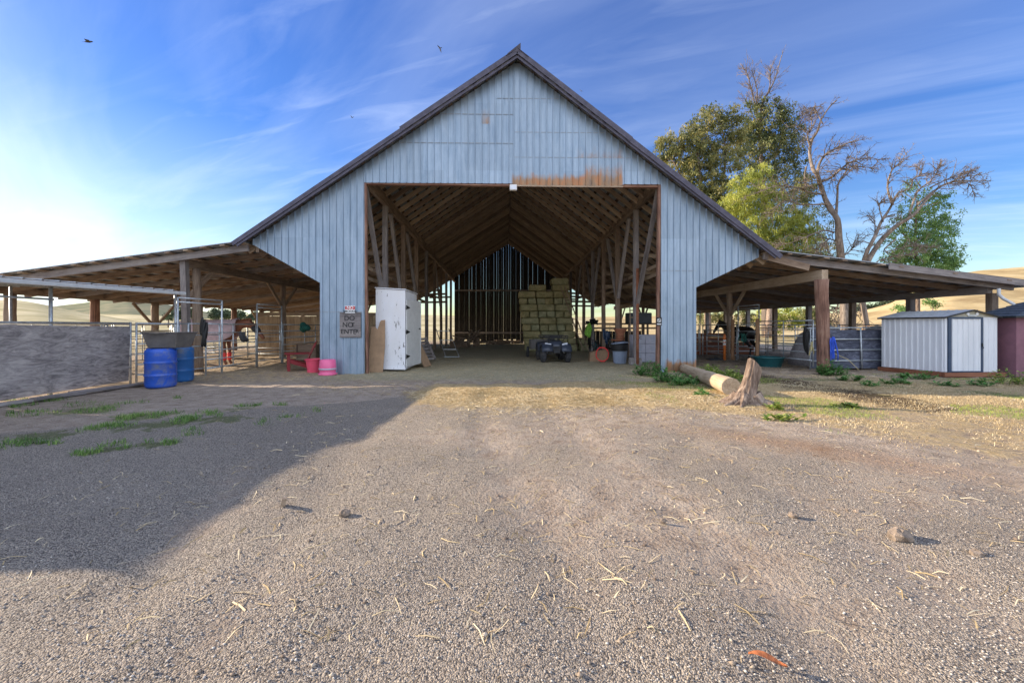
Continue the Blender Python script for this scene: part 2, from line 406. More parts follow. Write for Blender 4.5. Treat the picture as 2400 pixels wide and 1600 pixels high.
M['wall'] = mat_steel('galvanised_siding', SBASE, SHI, rust=[(.27, 3.72, 5.82, 6.45, .90, 3.2), (2.55, 3.72, 5.82, 6.9, .86, 2.4), (2.3, 3.72, 6.7, 8.0, 1.30, 2.0), (-.66, -.44, 7.75, 8.9, 1.10, 2.2), (5.1, 6.2, -.05, .55, .75, 5.0)])
M['roof'] = mat_steel('roof_sheet', (.22, .24, .26), (.44, .46, .48), metal=.25, rough=.55, axis=1)
M['rake'] = paint('rake_flashing', (.085, .08, .11), .6, .3, .3, .1, 4)
M['shedwall'] = mat_steel('shed_siding', (.66, .68, .71), (.78, .80, .82), metal=0, rough=.4, pw=.4)
M['shedroof'] = paint('shed_roof', (.40, .42, .44), .5, .2, .15)
M['shingle'] = paint('dark_shingle', (.045, .06, .085), .85, 0, .35, .4, 14)

def mat_leaf(name, a, b_, c_, trans=.35):
    m, t, b = nm(name); v = mapping(t, 'Object')
    n = noise(t, v, .9, 4); at = N(t, 'ShaderNodeAttribute'); at.attribute_name = 'rnd'
    k = mth(t, 'ADD', mth(t, 'MULTIPLY', n, .6), mth(t, 'MULTIPLY', at.outputs['Fac'], .45))
    col = ramp(t, k, [(.30, a), (.52, b_), (.74, c_)])
    t.links.new(col, b.inputs['Base Color']); b.inputs['Roughness'].default_value = .6
    tr = N(t, 'ShaderNodeBsdfTranslucent'); t.links.new(col, tr.inputs[0]); mx = N(t, 'ShaderNodeMixShader'); mx.inputs[0].default_value = trans
    t.links.new(b.outputs[0], mx.inputs[1]); t.links.new(tr.outputs[0], mx.inputs[2])
    t.links.new(mx.outputs[0], t.nodes['Material Output'].inputs[0]); return m
M['euc'] = mat_leaf('eucalyptus_leaf', (.06, .08, .028), (.19, .20, .06), (.42, .36, .14))
M['euc2'] = mat_leaf('eucalyptus_leaf_dark', (.045, .07, .028), (.14, .165, .05), (.34, .30, .11))
M['pepper'] = mat_leaf('pepper_leaf', (.14, .18, .03), (.34, .38, .06), (.60, .58, .13))
M['green_leaf'] = mat_leaf('green_leaf', (.055, .13, .04), (.17, .30, .08), (.34, .48, .16))
M['weed'] = mat_leaf('weed_leaf', (.05, .15, .03), (.13, .32, .07), (.26, .46, .13))
M['weedy'] = mat_leaf('yellow_weed', (.12, .20, .03), (.30, .40, .07), (.52, .54, .14))
M['straw'] = mat_leaf('straw', (.38, .27, .12), (.66, .50, .26), (.86, .72, .46), .1)
M['grassg'] = mat_leaf('short_grass', (.06, .14, .02), (.15, .28, .06), (.32, .42, .12))
M['farleaf'] = mat_leaf('far_leaf', (.03, .055, .03), (.07, .10, .05), (.12, .15, .07), .1)

def mat_hay():
    m, t, b = nm('hay'); v = mapping(t, 'Object', (1, 1, 1), True)
    n = noise(t, mapping(t, 'Object', (.25, 1, 2.2), True), 30, 6, .75, .5); n2 = noise(t, v, 3, 4)
    k = mth(t, 'ADD', mth(t, 'MULTIPLY', n, .65), mth(t, 'MULTIPLY', n2, .35))
    col = ramp(t, k, [(.36, (.19, .195, .10)), (.5, (.42, .43, .25)), (.64, (.64, .61, .40))])
    oi = N(t, 'ShaderNodeObjectInfo'); col = mixc(t, maprange(t, oi.outputs['Random'], 0, 1, 0, .55), col, mixc(t, 1.0, col, (1.15, .85, .55), 'MULTIPLY'))
    t.links.new(col, b.inputs['Base Color']); b.inputs['Roughness'].default_value = .95; bump(t, b, n, 1.0, .03); return m
M['hay'] = mat_hay()
def mat_ground():
    m, t, b = nm('yard_ground'); geo = N(t, 'ShaderNodeNewGeometry'); P = geo.outputs['Position']
    def nz(sc, det=5, r=.6, d=0., mp=None):
        if mp:
            q = N(t, 'ShaderNodeMapping'); q.inputs['Scale'].default_value = mp[:3]; q.inputs['Rotation'].default_value = (0, 0, R(mp[3])); t.links.new(P, q.inputs[0]); return noise(t, q.outputs[0], sc, det, r, d)
        return noise(t, P, sc, det, r, d)
    def attr(nme):
        a = N(t, 'ShaderNodeAttribute'); a.attribute_name = nme; return a.outputs['Fac']
    big = nz(.55, 5); mid = nz(4.0, 6, .65); fine = nz(42, 5, .7)
    vor = N(t, 'ShaderNodeTexVoronoi'); vor.inputs['Scale'].default_value = 120; vor.inputs['Randomness'].default_value = 1; t.links.new(P, vor.inputs['Vector'])
    vor2 = N(t, 'ShaderNodeTexVoronoi'); vor2.inputs['Scale'].default_value = 45; t.links.new(P, vor2.inputs['Vector'])
    sepc = N(t, 'ShaderNodeSeparateXYZ'); t.links.new(vor.outputs['Color'], sepc.inputs[0])
    stone = ramp(t, sepc.outputs[0], [(.05, (.17, .15, .13)), (.4, (.42, .365, .31)), (.75, (.60, .52, .43)), (1., (.78, .69, .57))])
    dirt = ramp(t, mth(t, 'ADD', mth(t, 'MULTIPLY', fine, .5), mth(t, 'MULTIPLY', mid, .5)), [(.36, (.27, .205, .155)), (.5, (.46, .375, .30)), (.64, (.62, .53, .43))])
    gm = attr('gravel')
    gmask = maprange(t, mth(t, 'ADD', mth(t, 'ADD', gm, mth(t, 'MULTIPLY', mid, .8)), mth(t, 'MULTIPLY', big, .8)), 1.28, 1.62)
    col = mixc(t, mth(t, 'MULTIPLY', gmask, .88), dirt, stone)
    # straw strands on the soil
    st = nz(26, 6, .75, 1.2, (.35, 1.6, 1, 25)); st2 = nz(22, 6, .75, 1.0, (1.5, .4, 1, -15))
    sk = mth(t, 'MAXIMUM', st, st2)
    strawc = ramp(t, sk, [(.42, (.38, .27, .14)), (.55, (.64, .49, .27)), (.68, (.84, .69, .42))])
    sm = maprange(t, mth(t, 'ADD', attr('straw'), mth(t, 'MULTIPLY', mth(t, 'SUBTRACT', mid, .5), 1.6)), .35, .75)
    col = mixc(t, sm, col, strawc)
    red = maprange(t, mth(t, 'ADD', attr('red'), mth(t, 'MULTIPLY', mth(t, 'SUBTRACT', mid, .5), 1.2)), .35, .9)
    col = mixc(t, mth(t, 'MULTIPLY', red, .75), col, (.42, .24, .13))
    gr = maprange(t, mth(t, 'ADD', attr('green'), mth(t, 'MULTIPLY', mth(t, 'SUBTRACT', mid, .5), 2.2)), .55, .8)
    col = mixc(t, mth(t, 'MULTIPLY', gr, .75), col, ramp(t, fine, [(.35, (.07, .11, .03)), (.6, (.22, .26, .08))]))
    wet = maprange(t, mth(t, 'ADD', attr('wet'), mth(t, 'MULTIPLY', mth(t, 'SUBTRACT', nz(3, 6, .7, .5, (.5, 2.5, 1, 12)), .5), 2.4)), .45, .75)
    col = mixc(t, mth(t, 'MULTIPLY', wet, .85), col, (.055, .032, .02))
    hay = maprange(t, mth(t, 'ADD', attr('hay'), mth(t, 'MULTIPLY', mth(t, 'SUBTRACT', mid, .5), .8)), .4, .8)
    hc = ramp(t, sk, [(.40, (.27, .24, .15)), (.55, (.46, .43, .29)), (.70, (.66, .61, .42))])
    col = mixc(t, mth(t, 'MULTIPLY', hay, .8), col, hc)
    far = maprange(t, attr('far'), 0, 1)
    fc = ramp(t, nz(.06, 7, .65), [(.35, (.30, .24, .12)), (.5, (.44, .36, .19)), (.65, (.56, .46, .26))])
    col = mixc(t, far, col, fc)
    # damp / compacted tone patches
    col = mixc(t, maprange(t, big, .35, .7, .0, .35), mixc(t, 1.0, col, (1.16, 1.14, 1.12), 'MULTIPLY'), mixc(t, 1.0, col, (.70, .66, .63), 'MULTIPLY'))
    t.links.new(col, b.inputs['Base Color']); b.inputs['Roughness'].default_value = .95
    b.inputs['Specular IOR Level'].default_value = .2
    h1 = mth(t, 'MULTIPLY', mth(t, 'SUBTRACT', .6, vor.outputs['Distance']), mth(t, 'MULTIPLY', gmask, 1.1))
    h2 = mth(t, 'MULTIPLY', vor2.outputs['Distance'], -.6)
    h = mth(t, 'ADD', mth(t, 'ADD', h1, h2), mth(t, 'ADD', mth(t, 'MULTIPLY', mid, 2.2), mth(t, 'ADD', mth(t, 'MULTIPLY', nz(13, 5, .7), 2.6), mth(t, 'MULTIPLY', fine, 1.1))))
    h = mth(t, 'ADD', h, mth(t, 'MULTIPLY', sk, mth(t, 'MULTIPLY', sm, 1.5)))
    bump(t, b, h, 1.0, .045)
    return m
M['ground'] = mat_ground()
def mat_hill(name, a, b_, c_, rowrot=0, gscale=1.0, green=None):
    m, t, b = nm(name); geo = N(t, 'ShaderNodeNewGeometry'); P = geo.outputs['Position']
    q = N(t, 'ShaderNodeMapping'); q.inputs['Scale'].default_value = (.4, .4, 2.5); t.links.new(P, q.inputs[0])
    n = noise(t, q.outputs[0], .16*gscale, 9, .72, .6); n2 = noise(t, P, .03*gscale, 5)
    k = mth(t, 'ADD', mth(t, 'MULTIPLY', n, .65), mth(t, 'MULTIPLY', n2, .35))
    col = ramp(t, k, [(.38, a), (.5, b_), (.62, c_)])
    if green: col = mixc(t, maprange(t, n2, .52, .62), col, green)
    t.links.new(col, b.inputs['Base Color']); b.inputs['Roughness'].default_value = 1; b.inputs['Specular IOR Level'].default_value = 0
    bump(t, b, n, .6, .8); return m
M['hill'] = mat_hill('dry_grass_hill', (.34, .24, .12), (.52, .39, .20), (.66, .52, .30))
M['hill2'] = mat_hill('left_hill', (.36, .31, .16), (.54, .46, .27), (.70, .60, .38), gscale=.8)
M['hillfar'] = mat_hill('far_hill', (.14, .16, .11), (.22, .22, .14), (.32, .28, .18), gscale=.1)

# ------------------------------------------------------------------ ground (one sheet to the horizon)
def grid_lines():
    xs = list(np.arange(-14, 18.01, .16)); ys = list(np.arange(.6, 27, .14))
    k = .2; p = 18.0
    while p < 6000: k *= 1.22; p += k; xs.append(p)
    k = .2; p = -14.0
    while p > -6000: k *= 1.22; p -= k; xs.insert(0, p)
    k = .2; p = 27.0
    while p < 9000: k *= 1.22; p += k; ys.append(p)
    k = .2; p = .6
    while p > -2500: k *= 1.3; p -= k; ys.insert(0, p)
    return np.array(xs), np.array(ys)
def vnoise(x, y, s, seed=0):
    """smooth value noise"""
    r = np.random.default_rng(seed); Tt = r.random((64, 64))
    u, v = x*s+100, y*s+100; i, j = np.floor(u).astype(int), np.floor(v).astype(int); a, b = u-i, v-j
    a = a*a*(3-2*a); b = b*b*(3-2*b)
    g = lambda p, q: Tt[p % 64, q % 64]
    return (g(i, j)*(1-a)+g(i+1, j)*a)*(1-b)+(g(i, j+1)*(1-a)+g(i+1, j+1)*a)*b-.5
def ss(x, a, b):
    t = np.clip((x-a)/(b-a), 0, 1); return t*t*(3-2*t)
xs, ys = grid_lines(); GX, GY = np.meshgrid(xs, ys); gx, gy = GX.ravel(), GY.ravel()
near = (1-ss(np.abs(gx), 14, 22))*(1-ss(gy, 22, 32))*ss(gy, .5, 1.2)
gz = near*(.04*vnoise(gx, gy, .45, 1)+.035*vnoise(gx, gy, 1.6, 2)+.028*vnoise(gx, gy, 3.1, 3))
rut = np.zeros_like(gx)
for x0, sl_, amp in ((-1.9, -.06, .02), (-.3, -.10, .022), (.9, -.08, .02), (2.6, .05, .015), (-3.6, -.25, .02)):
    d = gx-(x0+sl_*(gy-8)+.15*np.sin(gy*.7)); rut -= 1.4*amp*np.exp(-(d/.20)**2)
gz += rut*near*(1-ss(gy, 12, 14))
gz -= ss(-gy, 30, 300)*0
def gheight(x, y):
    x, y = np.atleast_1d(np.asarray(x, float)), np.atleast_1d(np.asarray(y, float))
    i = np.clip(np.searchsorted(xs, x)-1, 0, len(xs)-2); j = np.clip(np.searchsorted(ys, y)-1, 0, len(ys)-2)
    Z = gz.reshape(GX.shape); a = (x-xs[i])/(xs[i+1]-xs[i]); b = (y-ys[j])/(ys[j+1]-ys[j])
    return (Z[j, i]*(1-a)+Z[j, i+1]*a)*(1-b)+(Z[j+1, i]*(1-a)+Z[j+1, i+1]*a)*b
def gpx(x, y):           # where a ground point falls in the photograph, used only to place material masks
    c, s = math.cos(YAW), math.sin(YAW); f = y*c+x*s; r = x*c-y*s; f = np.maximum(f, .3)
    return 1200+1000*r/f, HY+1000*CAMH/f
nx = vnoise(gx, gy, .8, 9)
A = {}
# the gravel drive: a fan that narrows toward the barn, its right side runs off to the right foreground
rightedge = np.interp(gy, [2, 3.2, 4.5, 6, 7.5, 9, 10.5], [8, 5.6, 5.1, 4.3, 3.0, 2.0, 1.0])
leftedge = np.interp(gy, [2, 5, 6.4, 8, 9.4, 10.3], [-9, -8.5, -6.5, -3.6, -1.6, -.6])
gdom = ss(rightedge+nx*1.2-gx, -.2, .6)*ss(gx-leftedge+nx*1.2, -.3, .5)*(1-ss(gy, 9.2, 10.4))
A['gravel'] = np.clip(-7*np.clip(-rut, 0, 1)*gdom+gdom*(.98-.42*ss(gx, -2.5, 1.0)*ss(gy, 1.5, 4))+.10+.6*vnoise(gx, gy, .9, 77)*gdom, 0, 1)
strip = np.exp(-(np.minimum(gy-9.3-.1*nx, 0)/1.5)**2)*(1-ss(gy, 10.3, 11.2))*ss(gx, -2.6, -1.0)*(1-ss(gx, 3.2, 4.6))
rightf = ss(gx-rightedge, -.3, .8)*(1-ss(gy, 10.5, 13))
A['straw'] = np.clip(strip*1.1+rightf*.62+.35*ss(gy, 6.8, 8.5)*(1-ss(gy, 10, 12))*ss(gx, -3, 0)+ss(-gx, 4, 6)*ss(gy, 8.5, 12)*.45*(1-ss(gy, 30, 33)), 0, 1.1)
A['red'] = np.exp(-((gx-3.6+.9*(gy-5))/.9)**2)*np.exp(-((gy-5)/1.6)**2)*.7+rightf*.25
A['hay'] = ss(gy, 10.2, 12.5)*(1-ss(gy, 37, 39))*ss(gx, -6.5, -4)*(1-ss(gx, 5.3, 6.5))+.35*ss(gy, 12.2, 13)*ss(-gx, 4, 6)*(1-ss(-gx, 15, 18))*(1-ss(gy, 36, 40))
gp = np.zeros_like(gx)
for px, py, r in ((200, 960, .7), (330, 975, .55), (420, 990, .55), (340, 1000, .5), (90, 1020, .5), (560, 960, .4), (250, 1050, .35), (370, 1040, .3), (520, 985, .5),
                  (1640, 905, .8), (1560, 925, .6), (1500, 880, .7), (2300, 920, .8), (2050, 925, .5), (1980, 955, .5), (2200, 900, .7), (2100, 905, .6), (1830, 950, .3), (1920, 890, .7), (1650, 930, .4)):
    q = G(px, py); gp = np.maximum(gp, np.exp(-(((gx-q.x)**2+((gy-q.y)*1.3)**2)/r**2)))
A['green'] = gp
q1, q2 = G(1750, 880), G(2130, 945); tt = np.clip(((gx-q1.x)*(q2.x-q1.x)+(gy-q1.y)*(q2.y-q1.y))/((q2.x-q1.x)**2+(q2.y-q1.y)**2), 0, 1)
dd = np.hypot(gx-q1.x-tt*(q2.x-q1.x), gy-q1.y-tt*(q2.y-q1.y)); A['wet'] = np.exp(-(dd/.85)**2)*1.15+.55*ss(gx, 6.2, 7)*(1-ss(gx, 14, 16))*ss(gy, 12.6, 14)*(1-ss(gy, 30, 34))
A['far'] = np.clip(ss(np.abs(gx-1), 17, 24)+ss(gy, 36, 46)+ss(-gy, 12, 40), 0, 1)
nxn, nyn = len(xs), len(ys); idx = np.arange(nxn*nyn).reshape(nyn, nxn)
Fg = np.stack([idx[:-1, :-1], idx[:-1, 1:], idx[1:, 1:], idx[1:, :-1]], -1).reshape(-1, 4)
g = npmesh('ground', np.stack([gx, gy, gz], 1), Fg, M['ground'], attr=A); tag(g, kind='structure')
g.data.polygons.foreach_set('use_smooth', [True]*len(g.data.polygons))

# hills: terrain that rises behind the yard to a measured skyline
def hill(name, pts, R0, R1, m, rows=26, seed=1, relief=.05, depth=.5):
    pxs = np.linspace(pts[0][0], pts[-1][0], 140); pys = np.interp(pxs, [p[0] for p in pts], [p[1] for p in pts])
    V = []
    for i in range(rows):
        t = i/(rows-1)*(1+depth); Y = R0+(R1-R0)*t
        h = math.sin(min(t, 1)*math.pi/2)**1.4 if t <= 1 else 1-(t-1)*.9
        for px, py in zip(pxs, pys):
            x, y, _ = ray(px, 0); k = Y/y
            H = (HY-py)/F*R1/y+CAMH
            z = H*h*(1+relief*2*(float(vnoise(np.array([x*k]), np.array([Y]), 6/R1*2, seed)[0])))
            V.append((x*k, Y, z-.3+ (0 if t > 0 else -.5)))
    n = len(pxs); I = np.arange(rows*n).reshape(rows, n)
    o = npmesh(name, V, np.stack([I[:-1, :-1], I[:-1, 1:], I[1:, 1:], I[1:, :-1]], -1).reshape(-1, 4), m)
    o.data.polygons.foreach_set('use_smooth', [True]*len(o.data.polygons)); return tag(o, kind='structure')
hill('hills', [(1400, 742), (1700, 738), (1900, 737), (2000, 731), (2080, 712), (2150, 683), (2225, 652), (2300, 640), (2400, 632), (2600, 610), (3200, 560), (4200, 560)], 62, 190, M['hill'], seed=5, relief=.02)
hill('hills', [(-1500, 660), (-700, 690), (-200, 706), (40, 708), (90, 714), (160, 727), (230, 738), (320, 752), (420, 760)], 50, 210, M['hill2'], seed=6, relief=.03)
hill('hills', [(150, 744), (230, 737), (300, 738), (380, 742), (480, 748), (560, 741), (620, 733), (700, 727), (800, 730), (950, 738), (1100, 742), (1400, 744)], 130, 420, M['hill2'], seed=7, relief=.03)
hill('hills', [(-300, 725), (120, 722), (200, 714), (260, 704), (300, 702), (360, 710), (420, 724), (500, 736), (650, 742)], 1200, 3800, M['hillfar'], seed=8, relief=.02)

# ------------------------------------------------------------------ the barn
YF, YB = 13.3, 38.0
APX, APZ = .42, 9.80
LX, LZ, RX, RZ = -8.0, 4.03, 8.38, 3.72
OL, OR_, OT = -4.30, 4.93, 5.90
def roofz(x): return APZ+(x-APX)*(APZ-LZ)/(APX-LX) if x < APX else APZ-(x-APX)*(APZ-RZ)/(RX-APX)
def sag(Y): return 1-.0035*(Y-YF)
barn = T('barn', 'big gabled hay barn clad in ribbed galvanised metal with open front and side roofs', 'barn', (0, YF, 0))

def ribbed_wall(xa, xb, topf, botf, y, pitch=.21, side=-1):
    """vertical ribbed sheet: a narrow raised rib at every pitch"""
    s = MB(); xs_ = []
    x = xa; k = 0
    while x < xb-1e-6:
        for dx_, dy in ((0, 0), (.010, .032), (.034, .032), (.044, 0)):
            xx = x+dx_
            if xx <= xb: xs_.append((xx, dy if k % 1 == 0 else 0))
        x += pitch; k += 1
    xs_.append((xb, 0)); xs_ += [(b_, 0) for b_ in (-5.67, 6.06) if xa < b_ < xb and all(abs(b_-q[0]) > .002 for q in xs_)]; xs_.sort()
    for (x0, d0), (x1, d1) in zip(xs_[:-1], xs_[1:]):
        z = lambda f, xx: f(xx)
        b0, b1, t0, t1 = botf(x0+1e-5), botf(x1-1e-5), topf(x0), topf(x1)
        if t0-b0 < .01 and t1-b1 < .01: continue
        s.add([(x0, y+side*d0, b0), (x1, y+side*d1, b1), (x1, y+side*d1, max(t1, b1)), (x0, y+side*d0, max(t0, b0))], [(0, 1, 2, 3)])
    return s
def front_bot(x):
    if x < -5.67: return 2.80+(-5.67-x)*(3.96-2.80)/(7.70-5.67)
    if x < OL: return -.03
    if x < OR_: return OT
    if x < 6.06: return -.03
    return 2.68+(x-6.06)*(3.62-2.68)/(8.02-6.06)
tf = lambda x: roofz(x)-.10
o = ribbed_wall(-7.72, OL, tf, front_bot, YF).build('front_wall', M['wall'], barn, origin=(0, 0, 0)); o['label'] = 'left leg of the ribbed metal front wall'
o = ribbed_wall(OL, .30, tf, front_bot, YF, pitch=.212).build('front_wall', M['wall'], barn, origin=(0, 0, 0)); o['label'] = 'ribbed metal gable siding above the opening, left half'
o = ribbed_wall(.30, OR_, tf, lambda x: front_bot(x)+(-.06 if x < 3.74 else 0), YF-.012, pitch=.205).build('front_wall', M['wall'], barn, origin=(0, 0, 0)); o['label'] = 'gable siding with orange rust along its lower edge'
o = ribbed_wall(OR_, 8.04, tf, front_bot, YF, pitch=.205).build('front_wall', M['wall'], barn, origin=(0, 0, 0)); o['label'] = 'right leg of the ribbed metal front wall, rusty at its foot'
# horizontal lap seams of the sheets
for za, xa, xb in ((8.55, -.2, 2.2), (7.5, .3, 3.5), (7.15, -3.3, .3), (8.05, -2.0, .3), (6.72, .3, 4.9), (1.9, -5.67, OL), (3.2, OR_, 6.06)):
    s = MB(); s.box(((xa+xb)/2, YF-.016, za), (xb-xa, .006, .012)); s.build('lap_seam', M['roof'], barn)

def roof_sheet(x0, z0, x1, z1, y0, y1, name, parent, label=None, pitch=.2, mat_='roof', sg=True, nseg=8, lap=True, tilt=0.0, skew=0.0):
    s = MB(); ysl = []
    y = y0; k = 0
    while y < y1-.001:
        for dy_, n_ in ((0, 0), (.012, .022), (.038, .022), (.05, 0)):
            if y+dy_ < y1: ysl.append((y+dy_, n_))
        y += pitch
    ysl.append((y1, 0))
    d = Vector((x1-x0, 0, z1-z0)).normalized(); nrm = Vector((-d.z, 0, d.x)); nrm = nrm if nrm.z > 0 else -nrm
    P = []
    for j, (yy, n_) in enumerate(ysl):
        for i in range(nseg+1):
            t = i/nseg; z = z0+(z1-z0)*t; x = x0+(x1-x0)*t
            if sg: z *= sag(yy)
            z += tilt*(yy-8)
            P.append((x+skew*(yy-8)+nrm.x*n_, yy, z+nrm.z*n_))
    m = nseg+1
    s.add(P, [(j*m+i, j*m+i+1, (j+1)*m+i+1, (j+1)*m+i) for j in range(len(ysl)-1) for i in range(nseg)])
    o = s.build(name, M[mat_], parent, origin=(0, 0, 0))
    so_ = o.modifiers.new('t', 'SOLIDIFY'); so_.thickness = .006; so_.offset = 0
    if label: o['label'] = label
    return o
roof_sheet(APX, APZ+.03, LX-.15, LZ+.03-.1, YF-.35, YB+.4, 'roof', barn, 'left slope of the main metal roof')
roof_sheet(APX, APZ+.03, RX+.15, RZ+.03-.12, YF-.35, YB+.4, 'roof', barn, 'right slope of the main metal roof')
# rake flashing boards along the front edge, in overlapping lengths
def rake(xa, xb, off, hh, yy, th=.03):
    d = Vector((xb-xa, 0, roofz(xb)-roofz(xa))).normalized()
    beam('rake_board', (xa, yy, roofz(xa)+off), (xb, yy, roofz(xb)+off), th, hh, M['rake'], barn, jit=False)
rake(APX-.02, -3.1, -.0, .15, YF-.38); rake(-3.0, LX-.12, -.03, .12, YF-.37)
rake(APX+.02, 3.9, -.0, .15, YF-.38); rake(3.8, RX+.15, -.02, .15, YF-.37)
beam('rake_board', (APX, YF-.33, roofz(APX)-.15), (LX, YF-.33, roofz(LX)-.15), .045, .07, M['rake'], barn)
beam('rake_board', (APX, YF-.33, roofz(APX)-.15), (RX, YF-.33, roofz(RX)-.15), .045, .07, M['rake'], barn)
s = MB()
for sx in (-1, 1): s.bar((APX+.0*sx, YF-.4, APZ+.06), (APX, YB+.4, (APZ+.06)*sag(YB)), .02, .02)
s.add([(APX-.35, YF-.42, APZ-.18), (APX, YF-.42, APZ+.06), (APX+.35, YF-.42, APZ-.2), (APX-.35, YB+.4, (APZ-.2)*sag(YB)), (APX, YB+.4, (APZ+.07)*sag(YB)), (APX+.35, YB+.4, (APZ-.22)*sag(YB))], [(0, 1, 4, 3), (1, 2, 5, 4)])
s.add([(APX-.30, YF-.40, APZ-.10), (APX+.10, YF-.44, APZ+.20), (APX+.10, YF-.40, APZ-.02), (APX-.28, YF-.2, APZ-.08), (APX+.10, YF-.25, APZ+.18), (APX+.10, YF-.2, APZ-.02)], [(0, 2, 1), (3, 4, 5), (0, 1, 4, 3), (1, 2, 5, 4)])
s.build('ridge_cap', M['rake'], barn)
# inner skeleton: plates, posts, braces
for sx, X in ((0, OL-.02), (1, OR_+.06)):
    zt = lambda Y: 6.0*sag(Y)
    nseg = 4
    for i in range(nseg):
        ya, yb = YF+.1+(YB-YF-.1)*i/nseg, YF+.1+(YB-YF-.1)*(i+1)/nseg
        beam('plate_beam', (X, ya, zt(ya)), (X, yb+.02, zt(yb)), .14, .22, M['wood'], barn)
        beam('plate_beam', (X, ya, zt(ya)+.2), (X, yb+.02, zt(yb)+.2), .09, .16, M['wood'], barn)
    ys_ = [15.7+2.78*i for i in range(8)] if sx == 0 else [16.0+2.6*i for i in range(9)]
    for i, Y in enumerate(ys_):
        if Y > YB-.3: continue
        beam('post', (X, Y, 0), (X, Y, zt(Y)-.1), .17, .17, M['wood'] if i % 3 else M['woodgr'], barn, up=(0, 1, 0))
    if sx == 0: br = [(13.5, 5.9, 15.55, 2.1), (16.5, 5.85, 18.3, 2.4), (19.3, 5.8, 21.1, 3.0), (27.1, 5.7, 29.4, 2.8)]
    else: br = [(13.6, 5.9, 15.85, 2.2), (16.8, 5.8, 18.45, 2.7), (20.3, 5.75, 18.75, 2.7), (21.9, 5.7, 23.6, 2.9), (25.6, 5.65, 24.0, 2.9), (27.2, 5.6, 28.9, 2.9)]
    for ya, za, yb, zb in br: beam('brace', (X+(-.02), ya, za*sag(ya)), (X, yb, zb), .12, .15, M['woodgr'], barn)
    # tie girts that run outward from the posts to the eave studs
    ex = (LX+.3) if sx == 0 else (RX-.3)
    for i, Y in enumerate(ys_):
        if Y > YB: continue
        for z_ in (3.55, 4.2):
            if i % 2 == 0 or z_ > 4: beam('girt', (X, Y+.1, z_*sag(Y)), (ex+(1.6 if sx == 0 else -1.6)*(z_ > 4), Y+.1, (z_-.05)*sag(Y)), .05, .14, M['woodlt'] if (i+sx) % 2 else M['wood'], barn)
    for z_ in (3.3, 2.95) if sx == 0 else (3.1, 3.4):
        beam('girt', (X+(-.5 if sx == 0 else .5), YF+.3, z_+.25), (X+(-.5 if sx == 0 else .5), YF+14, z_), .05, .12, M['woodlt'], barn)
# extra knee braces from posts toward the rafters of the aisle
for Y in (18.6, 24.0, 29.4):
    beam('brace', (OR_+.06, Y, 3.4), (7.4, Y, roofz(7.6)*sag(Y)-.2), .06, .14, M['wood'], barn)
    beam('brace', (OL-.02, Y-.1, 3.4), (-7.2, Y-.1, roofz(-7.4)*sag(Y)-.2), .06, .14, M['wood'], barn)
# rafters
Y = YF+.25; k = 0
while Y < YB-.1:
    for sx in (-1, 1):
        ex = LX if sx < 0 else RX; g_ = sag(Y)
        m_ = M['woodlt'] if (k*7+sx) % 3 else M['wood']
        dzl = .20
        beam('rafter', (APX, Y, (roofz(APX)-dzl)*g_-.03), (ex, Y, (roofz(ex)-dzl)*g_-.03), .055, .17, m_, barn)
    Y += .70; k += 1
# skip sheathing boards under the sheets, their ends stick out at the front
k = 0
for sx in (-1, 1):
    ex = LX if sx < 0 else RX; Ls = math.hypot(ex-APX, roofz(ex)-APZ); n_ = 22
    for i in range(n_):
        t = (i+.4)/n_; x = APX+(ex-APX)*t; z = roofz(x)-.055
        ov = YF-.28-random.uniform(0, .08)
        d = Vector((ex-APX, 0, roofz(ex)-APZ)).normalized(); up = Vector((-d.z, 0, d.x)); up = up if up.z > 0 else -up
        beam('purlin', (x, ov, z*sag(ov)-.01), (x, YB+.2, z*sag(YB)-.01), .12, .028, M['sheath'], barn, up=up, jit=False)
beam('ridge_beam', (APX, YF+.1, 9.47), (APX, YB, 9.47*sag(YB)), .05, .22, M['wood'], barn)
# opening trim: header and jamb boards
beam('header', (OL-.1, YF+.10, OT+.02), (OR_+.1, YF+.10, OT-.03), .14, .10, M['logbrown'], barn)
beam('header', (.25, YF-.035, OT-.07), (OR_-1.2, YF-.035, OT-.085), .02, .045, M['woodlt'], barn)
beam('jamb', (OL+.07, YF+.06, 0), (OL+.02, YF+.06, OT), .06, .12, M['logbrown'], barn, up=(0, 1, 0))
beam('jamb', (OR_-.08, YF+.06, 0), (OR_-.03, YF+.06, OT), .08, .14, M['logbrown'], barn, up=(0, 1, 0))
beam('jamb', (OL-.1, YF+.12, 0), (OL-.1, YF+.12, 6.2), .12, .12, M['wood'], barn, up=(0, 1, 0))
beam('jamb', (OR_+.1, YF+.12, 0), (OR_+.1, YF+.12, 6.2), .12, .12, M['wood'], barn, up=(0, 1, 0))
for X, zt_ in ((-5.6, 5.6), (6.0, 5.4), (-7.6, 4.1), (7.9, 3.9)):
    beam('stud', (X, YF+.08, 0 if abs(X) < 7 else zt_-.35), (X, YF+.08, zt_), .09, .09, M['wood'], barn, up=(0, 1, 0))
for z_, a, b_ in ((1.0, -5.6, OL), (2.6, -5.6, OL), (4.2, -7.4, OL), (1.0, OR_, 6.0), (2.5, OR_, 6.0), (4.2, OR_, 7.7), (7.6, -2.6, 3.2)):
    beam('girt', (a, YF+.1, z_), (b_, YF+.1, z_), .05, .14, M['wood'], barn)
